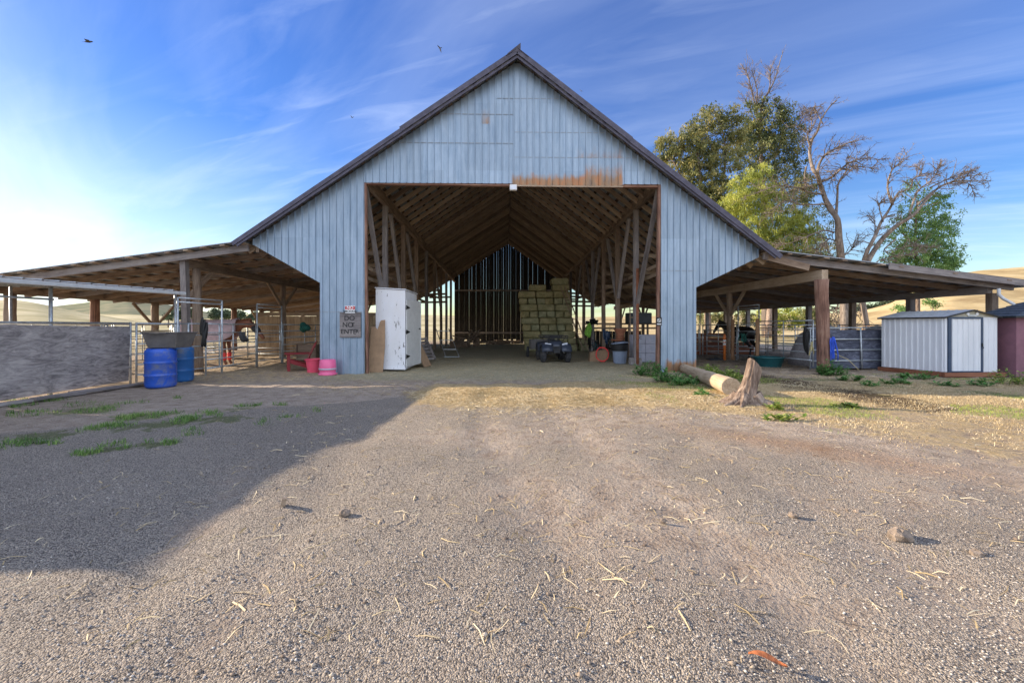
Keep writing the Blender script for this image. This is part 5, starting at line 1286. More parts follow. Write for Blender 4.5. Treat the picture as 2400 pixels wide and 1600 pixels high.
ropes((9.72, 13.3, .95), M['yelrope'], 4, .55, 'pale yellow lead rope tied to the end of the sagging panel', 'rope', .14, .012)
o = MB().tube([(10.2, 12.95, .62), (10.5, 12.8, .45), (10.75, 12.7, .14)], .008, 6).build('twine', M['yelrope'], None); tag(o, 'thin pale twine slanting from the thick post to the weeds', 'twine')
blobmesh('halter', (10.05, 13.95, .95), (.10, .12, .5), M['ink'], 'black tack hanging at the near end of the sagging pipe panel', 'halter', 7)
ropes((9.9, 21.5, 1.3), M['yelrope'], 3, .3, 'small pale rope hanging over the rail behind the right leg', 'rope', .06)
# plywood lined panel
t = T('corral_panel', 'pipe panel lined with dark blue grey plywood between the thick post and metal shed', 'fence panel', (11.3, 13.9, 0))
for (xa, xb) in ((10.25, 11.9), (11.92, 13.15)):
    s = MB(); s.box(((xa+xb)/2-10.25, 0, .70), (xb-xa-.01, .016, 1.28)); s.build('plywood_sheet', M['ply2'], t, M=Matrix.Translation((10.25, 14.02, 0)))
for z, dz_ in ((.30, .04), (.66, .03), (1.02, .02), (1.40, .02)): MB().tube([(10.15, 13.96, z), (13.2, 13.96, z+dz_)], .022, 8).build('rail', M['pipe'], t, smooth=True)
MB().tube([(11.9, 13.93, .05), (11.85, 13.93, 1.42)], .024, 8).build('upright', M['pipe'], t, smooth=True)
MB().tube([(10.17, 13.95, .02), (10.17, 13.95, 1.42)], .024, 8).build('upright', M['pipe'], t, smooth=True)
# pale mounds behind it
s = MB(); s.lathe([(1.1, 0), (1.0, .5), (.75, 1.15), (.3, 1.46), (0, 1.54)], (11.95, 15.7, 0), 26, rib=.04); s.lathe([(1.2, 0), (1.0, .5), (.6, 1.1), (.2, 1.45), (0, 1.5)], (13.9, 15.6, 0), 26, rib=.04)
tag(s.build('shavings', M['tarp'], None, smooth=True), 'pale grey mounds of shavings behind the plywood lined panel', 'shavings pile', kind='stuff')

# ------------------------------------------------------------------ metal garden shed
SX0, SX1, SY0, SY1, SZ0, SZ1, SZA = 12.72, 14.27, 12.05, 13.75, .14, 1.72, 1.93
t = T('garden_shed', 'small white ribbed metal shed with dark blue door frame on a red base', 'shed', ((SX0+SX1)/2, (SY0+SY1)/2, 0))
skw = -.32
def shx(x, y): return x+skw*(y-SY0)/(SY1-SY0)
def rib_side():
    s = MB(); y = SY0; k = 0; pr = []
    while y < SY1: pr += [(y, 0), (y+.035, .0), (y+.05, .018), (y+.085, .018), (y+.10, 0)]; y += .155
    pr = [p_ for p_ in pr if p_[0] <= SY1]+[(SY1, 0)]
    for (ya, da), (yb, db) in zip(pr[:-1], pr[1:]): s.add([(shx(SX0, ya)-da, ya, SZ0), (shx(SX0, yb)-db, yb, SZ0), (shx(SX0, yb)-db, yb, SZ1), (shx(SX0, ya)-da, ya, SZ1)], [(0, 1, 2, 3)])
    return s
rib_side().build('side_wall', M['shedwall'], t, origin=(0, 0, 0))
s = MB(); s.add([(SX1, SY0, SZ0), (shx(SX1, SY1), SY1, SZ0), (shx(SX1, SY1), SY1, SZ1), (SX1, SY0, SZ1)], [(0, 1, 2, 3)]); s.add([(shx(SX0, SY1), SY1, SZ0), (shx(SX1, SY1), SY1, SZ0), (shx(SX1, SY1), SY1, SZ1), (shx(SX0, SY1), SY1, SZ1)], [(0, 1, 2, 3)]); s.build('side_wall', M['shedwall'], t, origin=(0, 0, 0))
DX0, DX1 = SX0+.10, SX0+1.03
def ribpanel(xa, xb, y, za, zb, pitch=.155):
    s = MB(); x = xa; pr = []
    while x < xb: pr += [(x, 0), (x+.035, .0), (x+.05, .016), (x+.085, .016), (x+.10, 0)]; x += pitch
    pr = [p_ for p_ in pr if p_[0] <= xb]+[(xb, 0)]
    for (x0_, d0), (x1_, d1) in zip(pr[:-1], pr[1:]): s.add([(x0_, y-d0, za), (x1_, y-d1, za), (x1_, y-d1, zb), (x0_, y-d0, zb)], [(0, 1, 2, 3)])
    return s
ribpanel(DX1+.06, SX1, SY0, SZ0, SZ1).build('front_wall', M['shedwall'], t, origin=(0, 0, 0)); ribpanel(SX0, DX0-.02, SY0, SZ0, SZ1).build('front_wall', M['shedwall'], t, origin=(0, 0, 0))
d_ = ribpanel(DX0+.06, DX1-.01, SY0-.02, SZ0+.03, SZ1-.05).build('door', M['shedwall'], t, origin=(0, 0, 0))
s = MB(); s.box((DX1+.02, SY0-.05, .92), (.03, .03, .10)); s.tube([(DX1+.02, SY0-.06, .90), (DX1+.02, SY0-.085, .84), (DX1+.02, SY0-.06, .80)], .008, 6); s.build('handle', M['ink'], d_, origin=(0, 0, 0))
s = MB(); s.box((DX0+.015, SY0-.025, (SZ0+SZ1)/2), (.09, .04, SZ1-SZ0)); s.build('door_frame', M['navy'], t); s = MB(); s.box((DX1+.025, SY0-.025, (SZ0+SZ1)/2), (.06, .04, SZ1-SZ0)); s.build('door_frame', M['navy'], t)
s = MB(); s.box(((DX0+DX1)/2, SY0-.027, SZ1-.02), (DX1-DX0+.1, .045, .05)); s.build('door_frame', M['navy'], t); s = MB(); s.box(((DX0+DX1)/2, SY0-.027, SZ0+.012), (DX1-DX0+.1, .045, .03)); s.build('door_frame', M['navy'], t)
XM = (SX0+SX1)/2+.02
s = MB(); s.prism([(SX0, SZ1), (SX1, SZ1), (XM+.1, SZA-.03), (XM-.1, SZA-.03)], SY0-.005, SY0+.02); o = s.build('gable', M['card'], t); o.data.materials[0] = paint('cream_gable', (.48, .45, .34), .5)
for a in (-.14, .14): s = MB(); s.lathe([(.045, 0), (.045, .02), (0, .025)], (0, 0, 0), 12); s.build('vent', M['wt'], t, M=Matrix.Translation((XM+a, SY0-.01, SZ1+.10)) @ Matrix.Rotation(R(90), 4, 'X'))
s = MB(); s.box((XM, SY0-.02, SZ1+.045), (.26, .012, .035)); s.build('badge', M['pipe'], t)
for sx in (0, 1):
    xe = (SX0-.07) if sx == 0 else (SX1+.07); ze = SZ1+.0
    s = MB(); y = SY0-.06; n_ = 9
    for k in range(n_):
        ya, yb = SY0-.06+(SY1-SY0+.12)*k/n_, SY0-.06+(SY1-SY0+.12)*(k+1)/n_
        s.add([(shx(xe, ya), ya, ze), (shx(xe, yb), yb, ze), (shx(XM, yb), yb, SZA), (shx(XM, ya), ya, SZA)], [(0, 1, 2, 3)])
        s.bar((shx(xe, yb), yb, ze+.01), (shx(XM, yb), yb, SZA+.01), .025, .02)
    o = s.build('roof', M['shedroof'], t, origin=(0, 0, 0)); q_ = o.modifiers.new('t', 'SOLIDIFY'); q_.thickness = .01
    s = MB(); s.bar((xe, SY0-.07, ze-.012), (XM, SY0-.07, SZA-.012), .03, .035); s.build('roof_trim', M['ink'], t)
s = MB(); s.bar((SX0-.075, SY0-.06, SZ1-.012), (shx(SX0-.075, SY1+.06), SY1+.06, SZ1-.012), .03, .035); s.build('roof_trim', M['ink'], t)
s = MB(); s.box(((SX0+SX1)/2, SY0-.06, .07), (SX1-SX0+.25, .12, .12)); s.bar((SX0-.08, SY0, .07), (shx(SX0-.08, SY1), SY1, .07), .12, .12); s.build('base', M['redboard'], t)
s = MB(); s.box((SX0-.035-.05, SY0+.95, 1.42), (.01, .13, .045)); s.build('badge', M['teal'], t)
o = MB().tube([(13.3, 12.9, 1.93), (13.9, 12.6, 1.90), (14.2, 12.5, 1.94)], .015, 6).build('branch', M['wood'], None); tag(o, 'thin broken branch lying on the roof of the white metal shed', 'branch')
# pink shed at the frame edge
t = T('wooden_shed', 'purple pink shed with a dark shingle hip roof at the right edge', 'shed', (17, 13.5, 0))
s = MB(); s.box((16.85, 12.32, .875), (4.5, .92, 1.75)); s.build('walls', M['pinkwall'], t)
x0_, x1_, y0_, y1_, ze, zt_ = 14.42, 19.3, 11.72, 12.92, 1.74, 2.42
s = MB(); rows_ = 9
for k in range(rows_):   # lapped shingle courses
    f0, f1 = k/rows_, (k+1)/rows_; q0, q1 = 1.9*f0, 1.9*f1
    za, zb = ze+(zt_-ze)*f0, ze+(zt_-ze)*f1
    hy = .31; R0_ = [(x0_+q0, y0_+q0*hy), (x1_-q0, y0_+q0*hy), (x1_-q0, y1_-q0*hy), (x0_+q0, y1_-q0*hy)]; R1_ = [(x0_+q1, y0_+q1*hy), (x1_-q1, y0_+q1*hy), (x1_-q1, y1_-q1*hy), (x0_+q1, y1_-q1*hy)]
    for i in range(4):
        j = (i+1) % 4; s.add([(*R0_[i], za+.02), (*R0_[j], za+.02), (*R1_[j], zb), (*R1_[i], zb), (*R0_[i], za), (*R0_[j], za)], [(0, 1, 2, 3), (4, 5, 1, 0)])
s.build('roof', M['shingle'], t, origin=(0, 0, 0))
s = MB(); s.box(((x0_+x1_)/2, (y0_+y1_)/2, ze-.02), (x1_-x0_-.01, y1_-y0_-.01, .05)); s.build('eave_trim', M['ink'], t)

# ------------------------------------------------------------------ log and stump
o = logpost('log', (5.62, 13.2, .15), (4.72, 8.75, .20),   .13, M['log'], None, .19, n=18, wob=.015); tag(o, 'long bare pale log lying from the barn leg toward the stump', 'log')
c = G(1760, 948); s = MB(); n = 40; rows_ = 16; vs = []
base = Vector((c.x-.05, c.y+.05, 0))
ph = [random.random()*6 for _ in range(5)]
for i in range(rows_+1):
    f_ = i/rows_; z = .76*f_-.03; rr = .128+.27*math.exp(-f_*6.0)-.012*f_; cxs = base.x-.10*math.exp(-f_*3)+.17*f_-.01; cys = base.y
    for k in range(n):
        a = 2*math.pi*k/n; fl = math.exp(-f_*3.2)
        q = rr*(1+fl*(.20*math.sin(5*a+ph[0])+.14*math.sin(9*a+ph[1]))+.05*math.sin(13*a+ph[2]+f_*2)+.035*math.sin(21*a+ph[3])+random.uniform(-.015, .015))
        top = .15*math.cos(a-R(195))*f_**2
        q *= 1-.06*(abs(math.sin(7.5*a+ph[4]+.8*f_)) < .18); vs.append((cxs+q*math.cos(a), cys+q*math.sin(a)*.85, z+top*.9))
s.add(vs, [(i*n+k, i*n+(k+1) % n, (i+1)*n+(k+1) % n, (i+1)*n+k) for i in range(rows_) for k in range(n)])
top = [Vector(vs[rows_*n+k]) for k in range(n)]; ctr = sum(top, Vector())/n
inn = [ctr+(p_-ctr)*.72+Vector((0, 0, -.015)) for p_ in top]; inn2 = [ctr+(p_-ctr)*.6+Vector((0, 0, -.12)) for p_ in top]
s.add(top+inn+inn2+[ctr+Vector((0, 0, -.16))], [(k, (k+1) % n, n+(k+1) % n, n+k) for k in range(n)]+[(n+k, n+(k+1) % n, 2*n+(k+1) % n, 2*n+k) for k in range(n)]+[(2*n+k, 2*n+(k+1) % n, 3*n) for k in range(n)])
for a, L_ in ((-20, .42), (-50, .30), (200, .35), (230, .3), (150, .25), (-5, .3)):
    d = Vector((math.cos(R(a)), math.sin(R(a)), 0)); s.tube([base+d*.16+Vector((0, 0, .18)), base+d*.28+Vector((0, 0, .07)), base+d*(.22+L_)+Vector((0, 0, .0))], [.09, .06, .02], 9, wob=.15)
t = s.build('tree_stump', M['bark'], None, origin=(base.x, base.y, 0)); tag(t, 'splayed weathered tree stump standing at the end of the log', 'stump')

# small things on the drive
for i, (px, py, r, lab) in enumerate(((2108, 1262, .06, 'largest brown rock lying on the gravel drive at right'), (1860, 1210, .03, 'small brown rock in the middle right of the drive'), (2290, 1302, .035, 'small rock on the drive near the right edge'), (1555, 1222, .02, 'tiny dark pebble cluster left of the small brown rock'), (2010, 1202, .025, 'small dark rock upper right on the drive'), (808, 1206, .035, 'pale rock in the sun near the edge of the big shadow'))):
    p = G(px, py); s = MB(); s.ell((p.x, p.y, r*.4), (r*1.3, r, r*.75), 10, 7); s.v = [tuple(Vector(v_)+Vector((random.uniform(-1, 1), random.uniform(-1, 1), random.uniform(-1, 1)))*r*.15) for v_ in s.v]
    tag(s.build('rock', M['stone'], None), lab, 'rock', 'rocks on the drive')
p = G(665, 1184); s = MB(); s.box((p.x, p.y, .03), (.035, .05, .06), (0, .2, .4)); tag(s.build('wood_block', M['woodlt'], None), 'tiny square wood offcut in the shadow on the gravel', 'wood block')
p = G(1790, 1552); s = MB()
a_ = Vector((p.x-.05, p.y+.03, .018)); vs = []
for k in range(11):
    f_ = k/10; wd = .020*math.sin(math.pi*f_)**.8+.001; vs += [a_+Vector((.13*f_, -.065*f_, .010*math.sin(f_*5)))+Vector((wd*.45, wd*.9, .006)), a_+Vector((.13*f_, -.065*f_, -.002+.010*math.sin(f_*5))), a_+Vector((.13*f_, -.065*f_, .010*math.sin(f_*5)))+Vector((-wd*.45, -wd*.9, .008))]
s.add(vs, [(k*3+i, k*3+i+1, k*3+4+i, k*3+3+i) for k in range(10) for i in range(2)]); o = s.build('leaf', M['leafdry'], None); o.modifiers.new('t', 'SOLIDIFY').thickness = .001
tag(o, 'curled orange brown dry leaf on the gravel at the bottom', 'leaf')
# birds
def bird(px, py, Y, sz, rz, fl, lab):
    c = W(px, py, Y); s = MB()
    s.tube([(-.11, 0, 0), (-.05, 0, .005), (.03, 0, .01), (.09, 0, .015), (.13, 0, .01)], [.004, .022, .03, .02, .004], 8)
    for sy in (-1, 1):
        pts = [(.05, sy*.02, .015), (.07, sy*.12, .03+fl*.06), (.0, sy*.27, .02+fl*.14), (-.03, sy*.13, .02+fl*.06), (-.03, sy*.02, .012)]
        s.add(pts+[(x, y, z-.006) for x, y, z in pts], [(0, 1, 2, 3, 4), (9, 8, 7, 6, 5), (0, 5, 6, 1), (1, 6, 7, 2), (2, 7, 8, 3), (3, 8, 9, 4)])
    s.add([(-.09, -.012, 0), (-.17, -.05, 0), (-.15, 0, 0), (-.17, .05, 0), (-.09, .012, 0), (-.09, 0, .008)], [(0, 1, 2, 5), (5, 2, 3, 4)])
    o = s.build('bird', M['bird'], None, M=Matrix.Translation(c) @ Euler((R(25), R(-10), R(rz))).to_matrix().to_4x4() @ Matrix.Scale(sz, 4)); tag(o, lab, 'bird', 'birds over the barn')
bird(207, 99, 14, 1.0, 20, .3, 'dark bird flying in the upper left sky'); bird(1031, 113, 26, .95, 150, -.8, 'dark bird flying left of the barn apex')
bird(825, 276, 40, .9, 60, 1.0, 'tiny bird against the sky above the left roof slope'); bird(1362, 214, 45, .95, 100, .8, 'tiny bird right of the apex, lower of the two'); bird(1329, 205, 55, .9, 40, .5, 'tiny bird right of the apex, upper of the two')

# ------------------------------------------------------------------ trees
def leaves(name, blobs, Y, m, parent, dens=1.0, lw=.10, ll=.32, clump=.55, per=34, droop=.6, dY=1.0, seed=3, label=None):
    """leaf clumps spread through crown lobes given as (px, py, radius px[, yoff]) at depth Y"""
    r = np.random.default_rng(seed); Cc = []
    for b_ in blobs:
        c = W(b_[0], b_[1], Y+(b_[3] if len(b_) > 3 else 0)); rr = b_[2]/F*Y*1.12
        n = int(dens*16*max(rr, .6)**2.0)
        u = r.normal(size=(n, 3)); u /= np.linalg.norm(u, axis=1)[:, None]; q = r.random(n)**.45
        # skip some directions so that gaps open in the crown
        g_ = vnoise(u[:, 0]*3+b_[0], u[:, 2]*3+u[:, 1]*2+b_[1], 1.0, seed)
        keep = g_ > -.13
        P = u*q[:, None]*rr*np.array([1, dY, 1])
        Cc.append((P+np.array(c))[keep])
    Cc = np.concatenate(Cc); n = len(Cc)
    cen = np.repeat(Cc, per, 0); csz = np.repeat(r.uniform(.55, 1.3, n)*clump, per); crnd = np.repeat(r.random(n), per)
    N_ = len(cen); off = r.normal(size=(N_, 3)); off /= np.linalg.norm(off, axis=1)[:, None]; off *= (r.random(N_)**.5*csz)[:, None]; off[:, 2] = off[:, 2]*.8-.15*csz
    p = cen+off
    d = r.normal(size=(N_, 3)); d[:, 2] -= droop*1.6; d /= np.linalg.norm(d, axis=1)[:, None]
    s_ = r.normal(size=(N_, 3)); s_ -= d*(s_*d).sum(1)[:, None]; s_ /= np.linalg.norm(s_, axis=1)[:, None]
    L = (ll*r.uniform(.6, 1.3, N_))[:, None]; w_ = (lw*r.uniform(.6, 1.3, N_))[:, None]
    V = np.stack([p, p+d*L*.45+s_*w_*.5, p+d*L, p+d*L*.45-s_*w_*.5], 1).reshape(-1, 3)
    Fq = np.arange(N_*4).reshape(-1, 4); at = np.repeat(np.clip(crnd*.7+r.random(N_)*.3, 0, 1), 4)
    o = npmesh(name, V, Fq, m, parent, origin=tuple(Cc.mean(0)), attr={'rnd': at}); 
    if label: o['label'] = label
    return o
def pw(pts, Y, dys=None):
    return [W(a, b_, Y+(dys[i] if dys else .5*math.sin(i*1.7))) for i, (a, b_) in enumerate(pts)]
def smooth_line(P, k=3):
    out_ = []
    for i in range(len(P)-1):
        p0, p1, p2, p3 = P[max(i-1, 0)], P[i], P[i+1], P[min(i+2, len(P)-1)]
        for j in range(k):
            t = j/k; out_.append(.5*((2*p1)+(p2-p0)*t+(2*p0-5*p1+4*p2-p3)*t*t+(-p0+3*p1-3*p2+p3)*t**3))
    return out_+[P[-1]]
def twigs(s, P, r0, n, length, depth, ang=.9, up=.15, start=.15):
    """side shoots along a limb, forking again"""
    m_ = len(P)
    for _ in range(n):
        f_ = start+(1-start)*random.random()**.8; i = min(int(f_*(m_-1)), m_-2); p = P[i].lerp(P[i+1], random.random())
        d = (P[i+1]-P[i]).normalized(); q = Vector((random.gauss(0, 1), random.gauss(0, 1), random.gauss(0, 1))); q -= d*q.dot(d); q.normalize()
        dd_ = (d*math.cos(ang*random.uniform(.6, 1.2))+q*math.sin(ang)+Vector((0, 0, up))).normalized()
        L = length*random.uniform(.45, 1.1)*(1-.45*f_); k = 4; pts = [p]; cur = dd_
        for j in range(k):
            cur = (cur+Vector((random.gauss(0, .22), random.gauss(0, .22), random.gauss(0, .18)+up*.3))).normalized(); pts.append(pts[-1]+cur*L/k)
        r_ = r0*(1-.5*f_); r_ = max(r_, .017); s.tube(pts, [r_, r_*.85, r_*.7, r_*.5, r_*.3], 4 if depth < 2 else 5, cap=False)
        if depth > 1: twigs(s, pts, r_*.55, 6, L*.6, depth-1, ang, up)
def limbs(name, lines, Y, m, parent, tw=10, tl=2.0, dep=2, up=.1, tr=.05):
    s = MB(); s2 = MB()
    for (pts, ra, rb) in lines:
        P = smooth_line(pw(pts, Y)); n = len(P); s.tube(P, [(ra+(rb-ra)*(i/(n-1))**.7)*.82 for i in range(n)], 8, wob=.12)
        if tw: twigs(s2, P, max(rb*.7, tr), int(tw*(1 if len(pts) > 3 else .6)), tl, dep, up=up, start=.25)
    o = s.build(name, m, parent, smooth=True)
    if tw: s2.build('twigs', m, parent, smooth=True)
    return o
def base(px, Y): p = W(px, 700, Y); return (p.x, p.y, 0)
# 1 big eucalyptus left of the group
Y1 = 50; t = T('eucalyptus_tree', 'tall olive eucalyptus behind the right roof slope, leftmost of the trees', 'tree', base(1660, Y1))
limbs('trunk', [([(1660, 790), (1655, 650), (1648, 520), (1640, 420), (1632, 330)], .55, .12), ([(1655, 600), (1620, 480), (1590, 400), (1565, 360)], .22, .06), ([(1650, 560), (1690, 450), (1700, 360), (1690, 290)], .25, .06)], Y1, M['bark'], t, 6, 2.5, 1)
leaves('crown', [(1575, 335, 36), (1555, 350, 24), (1612, 322, 34), (1650, 300, 34), (1668, 272, 26), (1706, 270, 24), (1715, 290, 26), (1640, 350, 46), (1700, 330, 44), (1590, 385, 40), (1640, 410, 48), (1700, 400, 50), (1660, 460, 48), (1700, 470, 45), (1610, 430, 32), (1690, 520, 40), (1650, 480, 30)], Y1, M['euc'], t, .95, .13, .40, .62, 32, .6, seed=21)
# 2 eucalyptus with the bare spire
Y2 = 54; t = T('eucalyptus_tree', 'eucalyptus with a tall bare twiggy top, highest tree of the group', 'tree', base(1790, Y2))
limbs('trunk', [([(1795, 790), (1792, 600), (1790, 480), (1784, 380), (1782, 300), (1788, 240), (1802, 215), (1818, 180), (1832, 130)], .6, .04), ([(1786, 330), (1772, 260), (1775, 215), (1762, 165)], .2, .04), ([(1784, 300), (1768, 240), (1756, 190), (1748, 165)], .16, .03), ([(1800, 218), (1806, 190), (1803, 160)], .1, .03), ([(1784, 360), (1810, 290), (1830, 240)], .14, .04), ([(1786, 400), (1830, 340), (1870, 300), (1882, 270)], .16, .03), ([(1786, 340), (1760, 260), (1745, 230)], .1, .03)], Y2, M['barkdead'], t, 30, 2.9, 2, .25)
leaves('crown', [(1770, 250, 22), (1800, 255, 30), (1835, 262, 26), (1852, 280, 22), (1790, 300, 44), (1840, 320, 42), (1770, 350, 44), (1830, 380, 46), (1770, 410, 48), (1850, 345, 34), (1740, 350, 34), (1745, 300, 24), (1868, 400, 32), (1820, 440, 45), (1870, 450, 30), (1760, 300, 24)], Y2, M['euc2'], t, .8, .13, .40, .62, 30, .5, seed=22)
# 3 yellow green pepper tree in front
Y3 = 45; t = T('pepper_tree', 'bright yellow green feathery tree low between the eucalyptus trees and the lean-to roof', 'tree', base(1800, Y3))
limbs('trunk', [([(1800, 790), (1805, 680), (1790, 590), (1770, 500)], .5, .12), ([(1803, 660), (1850, 570), (1880, 520)], .25, .06)], Y3, M['bark'], t, 5, 2.5, 1)
leaves('crown', [(1745, 445, 40), (1775, 425, 40), (1725, 475, 34), (1765, 490, 50), (1810, 470, 40), (1740, 520, 36), (1790, 540, 55), (1840, 530, 50), (1868, 520, 36), (1885, 500, 24), (1830, 580, 50), (1870, 570, 42), (1780, 580, 45), (1900, 560, 30), (1850, 610, 44), (1800, 610, 40), (1900, 600, 34), (1745, 560, 34)], Y3, M['pepper'], t, 1.05, .07, .42, .55, 40, 1.1, seed=23)
leaves('crown', [(1870, 470, 40), (1900, 500, 36), (1905, 440, 26), (1920, 540, 30), (1880, 430, 30), (1930, 580, 26), (1905, 605, 26)], Y3+5, M['euc2'], t, .7, .10, .36, .6, 30, .8, seed=24, label='darker green rear part of the crown')
# 4 dead tree, large crooked trunk
Y4 = 42; t = T('dead_tree', 'bare crooked dead tree with a thick pale trunk, left of the two dead trees', 'tree', base(1976, Y4))
limbs('trunk', [([(1980, 790), (1976, 660), (1966, 560), (1963, 515), (1940, 480), (1925, 440), (1915, 410), (1905, 395), (1898, 360), (1902, 330), (1915, 310), (1925, 280), (1945, 250), (1962, 235)], .48, .05),
   ([(1916, 405), (1922, 380), (1938, 360), (1965, 345), (1990, 335), (2005, 330)], .20, .05), ([(1900, 345), (1892, 320), (1902, 300), (1900, 262)], .12, .03), ([(1928, 290), (1918, 270), (1908, 250)], .08, .03),
   ([(1926, 425), (1950, 415), (1985, 385), (2010, 375), (2040, 370), (2060, 375)], .18, .03), ([(1985, 395), (1960, 400), (1945, 430)], .1, .04), ([(1960, 500), (1963, 450), (1965, 430), (1985, 400), (2000, 390), (2030, 392), (2060, 396)], .16, .03),
   ([(1932, 455), (1900, 452), (1870, 440), (1820, 436), (1780, 450), (1745, 462)], .15, .03), ([(1935, 478), (1880, 480), (1840, 470), (1810, 500)], .12, .03), ([(1955, 545), (1930, 540), (1890, 555), (1850, 570), (1820, 575)], .13, .03),
   ([(1890, 390), (1885, 420), (1890, 440)], .12, .05), ([(1975, 600), (1990, 590), (2015, 565)], .12, .03), ([(1968, 575), (1945, 560), (1920, 580), (1905, 600)], .1, .03), ([(1972, 620), (1950, 600), (1930, 605)], .1, .03)], Y4, M['barkdead'], t, 32, 2.6, 2, -.05)
# 5 dead tree, forked
t = T('dead_tree', 'bare forked dead tree leaning right with long arching branches, right of the two dead trees', 'tree', base(2030, Y4))
limbs('trunk', [([(2035, 790), (2018, 660), (2028, 600), (2050, 555), (2065, 520), (2085, 490), (2100, 460), (2108, 448)], .32, .08), ([(2092, 480), (2080, 440), (2090, 400), (2110, 380), (2125, 358)], .16, .03), ([(2030, 620), (2060, 570), (2100, 530), (2140, 505), (2170, 470), (2200, 440), (2240, 425), (2290, 425), (2322, 424)], .34, .04),
   ([(2150, 480), (2185, 450), (2220, 430), (2260, 415), (2300, 410)], .14, .03), ([(2130, 510), (2150, 450), (2180, 425), (2200, 400)], .14, .03), ([(2240, 430), (2270, 430), (2284, 455)], .07, .02), ([(2110, 450), (2135, 440), (2140, 420), (2160, 405), (2145, 385)], .12, .03), ([(2205, 412), (2190, 405), (2205, 388)], .07, .02),
   ([(2070, 520), (2060, 480), (2075, 465)], .08, .03), ([(2050, 560), (2050, 520), (2035, 505)], .08, .03), ([(2100, 560), (2070, 590), (2140, 575), (2185, 580)], .09, .03), ([(2035, 640), (2060, 610), (2110, 600), (2160, 590)], .1, .03), ([(2180, 440), (2210, 425), (2250, 408), (2285, 398)], .1, .03)], Y4, M['barkdead'], t, 28, 2.0, 2, .04)
# 6 leafy tree on the right
Y6 = 47; t = T('leafy_tree', 'dark green leafy tree right of the two dead trees, before the golden hill', 'tree', base(2150, Y6))
limbs('trunk', [([(2150, 790), (2150, 660), (2145, 560), (2150, 470)], .38, .08), ([(2150, 640), (2200, 600), (2240, 590)], .15, .04), ([(2148, 580), (2110, 540), (2100, 510)], .14, .04)], Y6, M['bark'], t, 6, 2.2, 1)
leaves('crown', [(2170, 475, 30), (2210, 470, 22), (2140, 440, 16), (2135, 425, 10), (2120, 510, 34), (2165, 520, 36), (2215, 510, 30), (2100, 560, 30), (2150, 565, 44), (2200, 555, 36), (2232, 530, 20), (2120, 600, 36), (2170, 600, 46), (2215, 600, 34), (2092, 600, 22), (2242, 612, 20), (2252, 590, 14), (2140, 640, 40), (2200, 630, 36), (2225, 620, 24)], Y6, M['green_leaf'], t, .85, .10, .34, .58, 34, .7, seed=26)
# trees and brush seen under the right lean-to
for i, (bl, m_, Yb, lab, nm_) in enumerate((
   ([(1655, 740, 22), (1700, 738, 26), (1750, 742, 24)], 'euc', 62, 'dark bushy tree seen low under the right lean-to, left of three', 'bushy_tree'),
   ([(1800, 742, 26), (1850, 738, 28), (1890, 742, 24), (1830, 760, 18)], 'pepper', 58, 'yellow green drooping bush seen under the right lean-to, middle', 'bushy_tree'),
   ([(1925, 750, 16), (1940, 765, 12), (1905, 735, 22)], 'euc2', 50, 'dark round bush just right of the thick red brown post', 'bush'),
   ([(2105, 728, 14), (2125, 735, 12), (2118, 722, 12)], 'green_leaf', 60, 'bright green bush before the golden hill above the white shed, left', 'bush'),
   ([(2186, 708, 9), (2172, 703, 7), (2196, 712, 6)], 'green_leaf', 60, 'small green tuft of branches before the golden hill above the white shed', 'bush'))):
    c = base(bl[0][0], Yb); t = T(nm_, lab, 'tree' if 'tree' in nm_ else 'bush', c)
    a = bl[0]; p = W(a[0], a[1], Yb); MB().tube([(p.x, p.y, 0), (p.x, p.y, p.z)], [.14, .05], 7).build('trunk', M['bark'], t, smooth=True)
    leaves('crown', bl, Yb, M[m_], t, 1.6, .12, .36, .5, 26, .7, seed=40+i)
# pale dead brush pile
t = T('brush_pile', 'pale tangle of dead branches heaped right of the thick red brown post', 'brush pile', base(1970, 47)); s = MB()
for k in range(170):
    p = W(random.gauss(1975, 26), random.uniform(700, 765), 47+random.uniform(-2, 2)); d = Vector((random.gauss(0, 1), random.gauss(0, .6), random.gauss(0, .8)))
    s.tube([p, p+d*.5, p+d*1.1+Vector((0, 0, -.2))], [.05, .035, .012], 4, cap=False)
s.build('branches', M['barkdead'], t)
# far tree lines on the slopes: woods that read as one mass
leaves('far_wood', [(1990+9*k, 730-5*math.sin(k*.8)-k*1.2, 9+3*math.sin(k*2.1)) for k in range(14)], 150, M['farleaf'], None, .8, .45, 1.0, 1.5, 26, .2, seed=51)
tag(bpy.data.objects['far_wood'], 'dark woods along the foot of the golden hill right of the barn', 'woods', None, 'stuff')
for i, (px, py, r, Yt) in enumerate(((412, 735, 9, 120), (430, 728, 12, 120), (450, 734, 10, 122), (395, 742, 7, 118), (505, 735, 12, 150), (530, 736, 11, 150), (560, 738, 12, 152), (590, 741, 10, 152), (620, 744, 8, 150))):
    c = base(px, Yt); t = T('oak_tree', ('dark round tree on the far slope left of the barn, '+['second', 'third', 'fourth', 'first', 'fifth', 'sixth', 'seventh', 'eighth', 'ninth'][i]+' from the left'), 'tree', c, 0, 'far trees left of the barn')
    p = W(px, py, Yt); MB().tube([(p.x, p.y, p.z-3.5), (p.x, p.y, p.z)], [.3, .1], 6).build('trunk', M['bark'], t)
    leaves('crown', [(px-r*.4, py, r*.7), (px+r*.4, py+1, r*.75), (px, py-r*.4, r*.6)], Yt, M['farleaf'], t, .8, .35, .8, 1.0, 26, .2, seed=60+i)

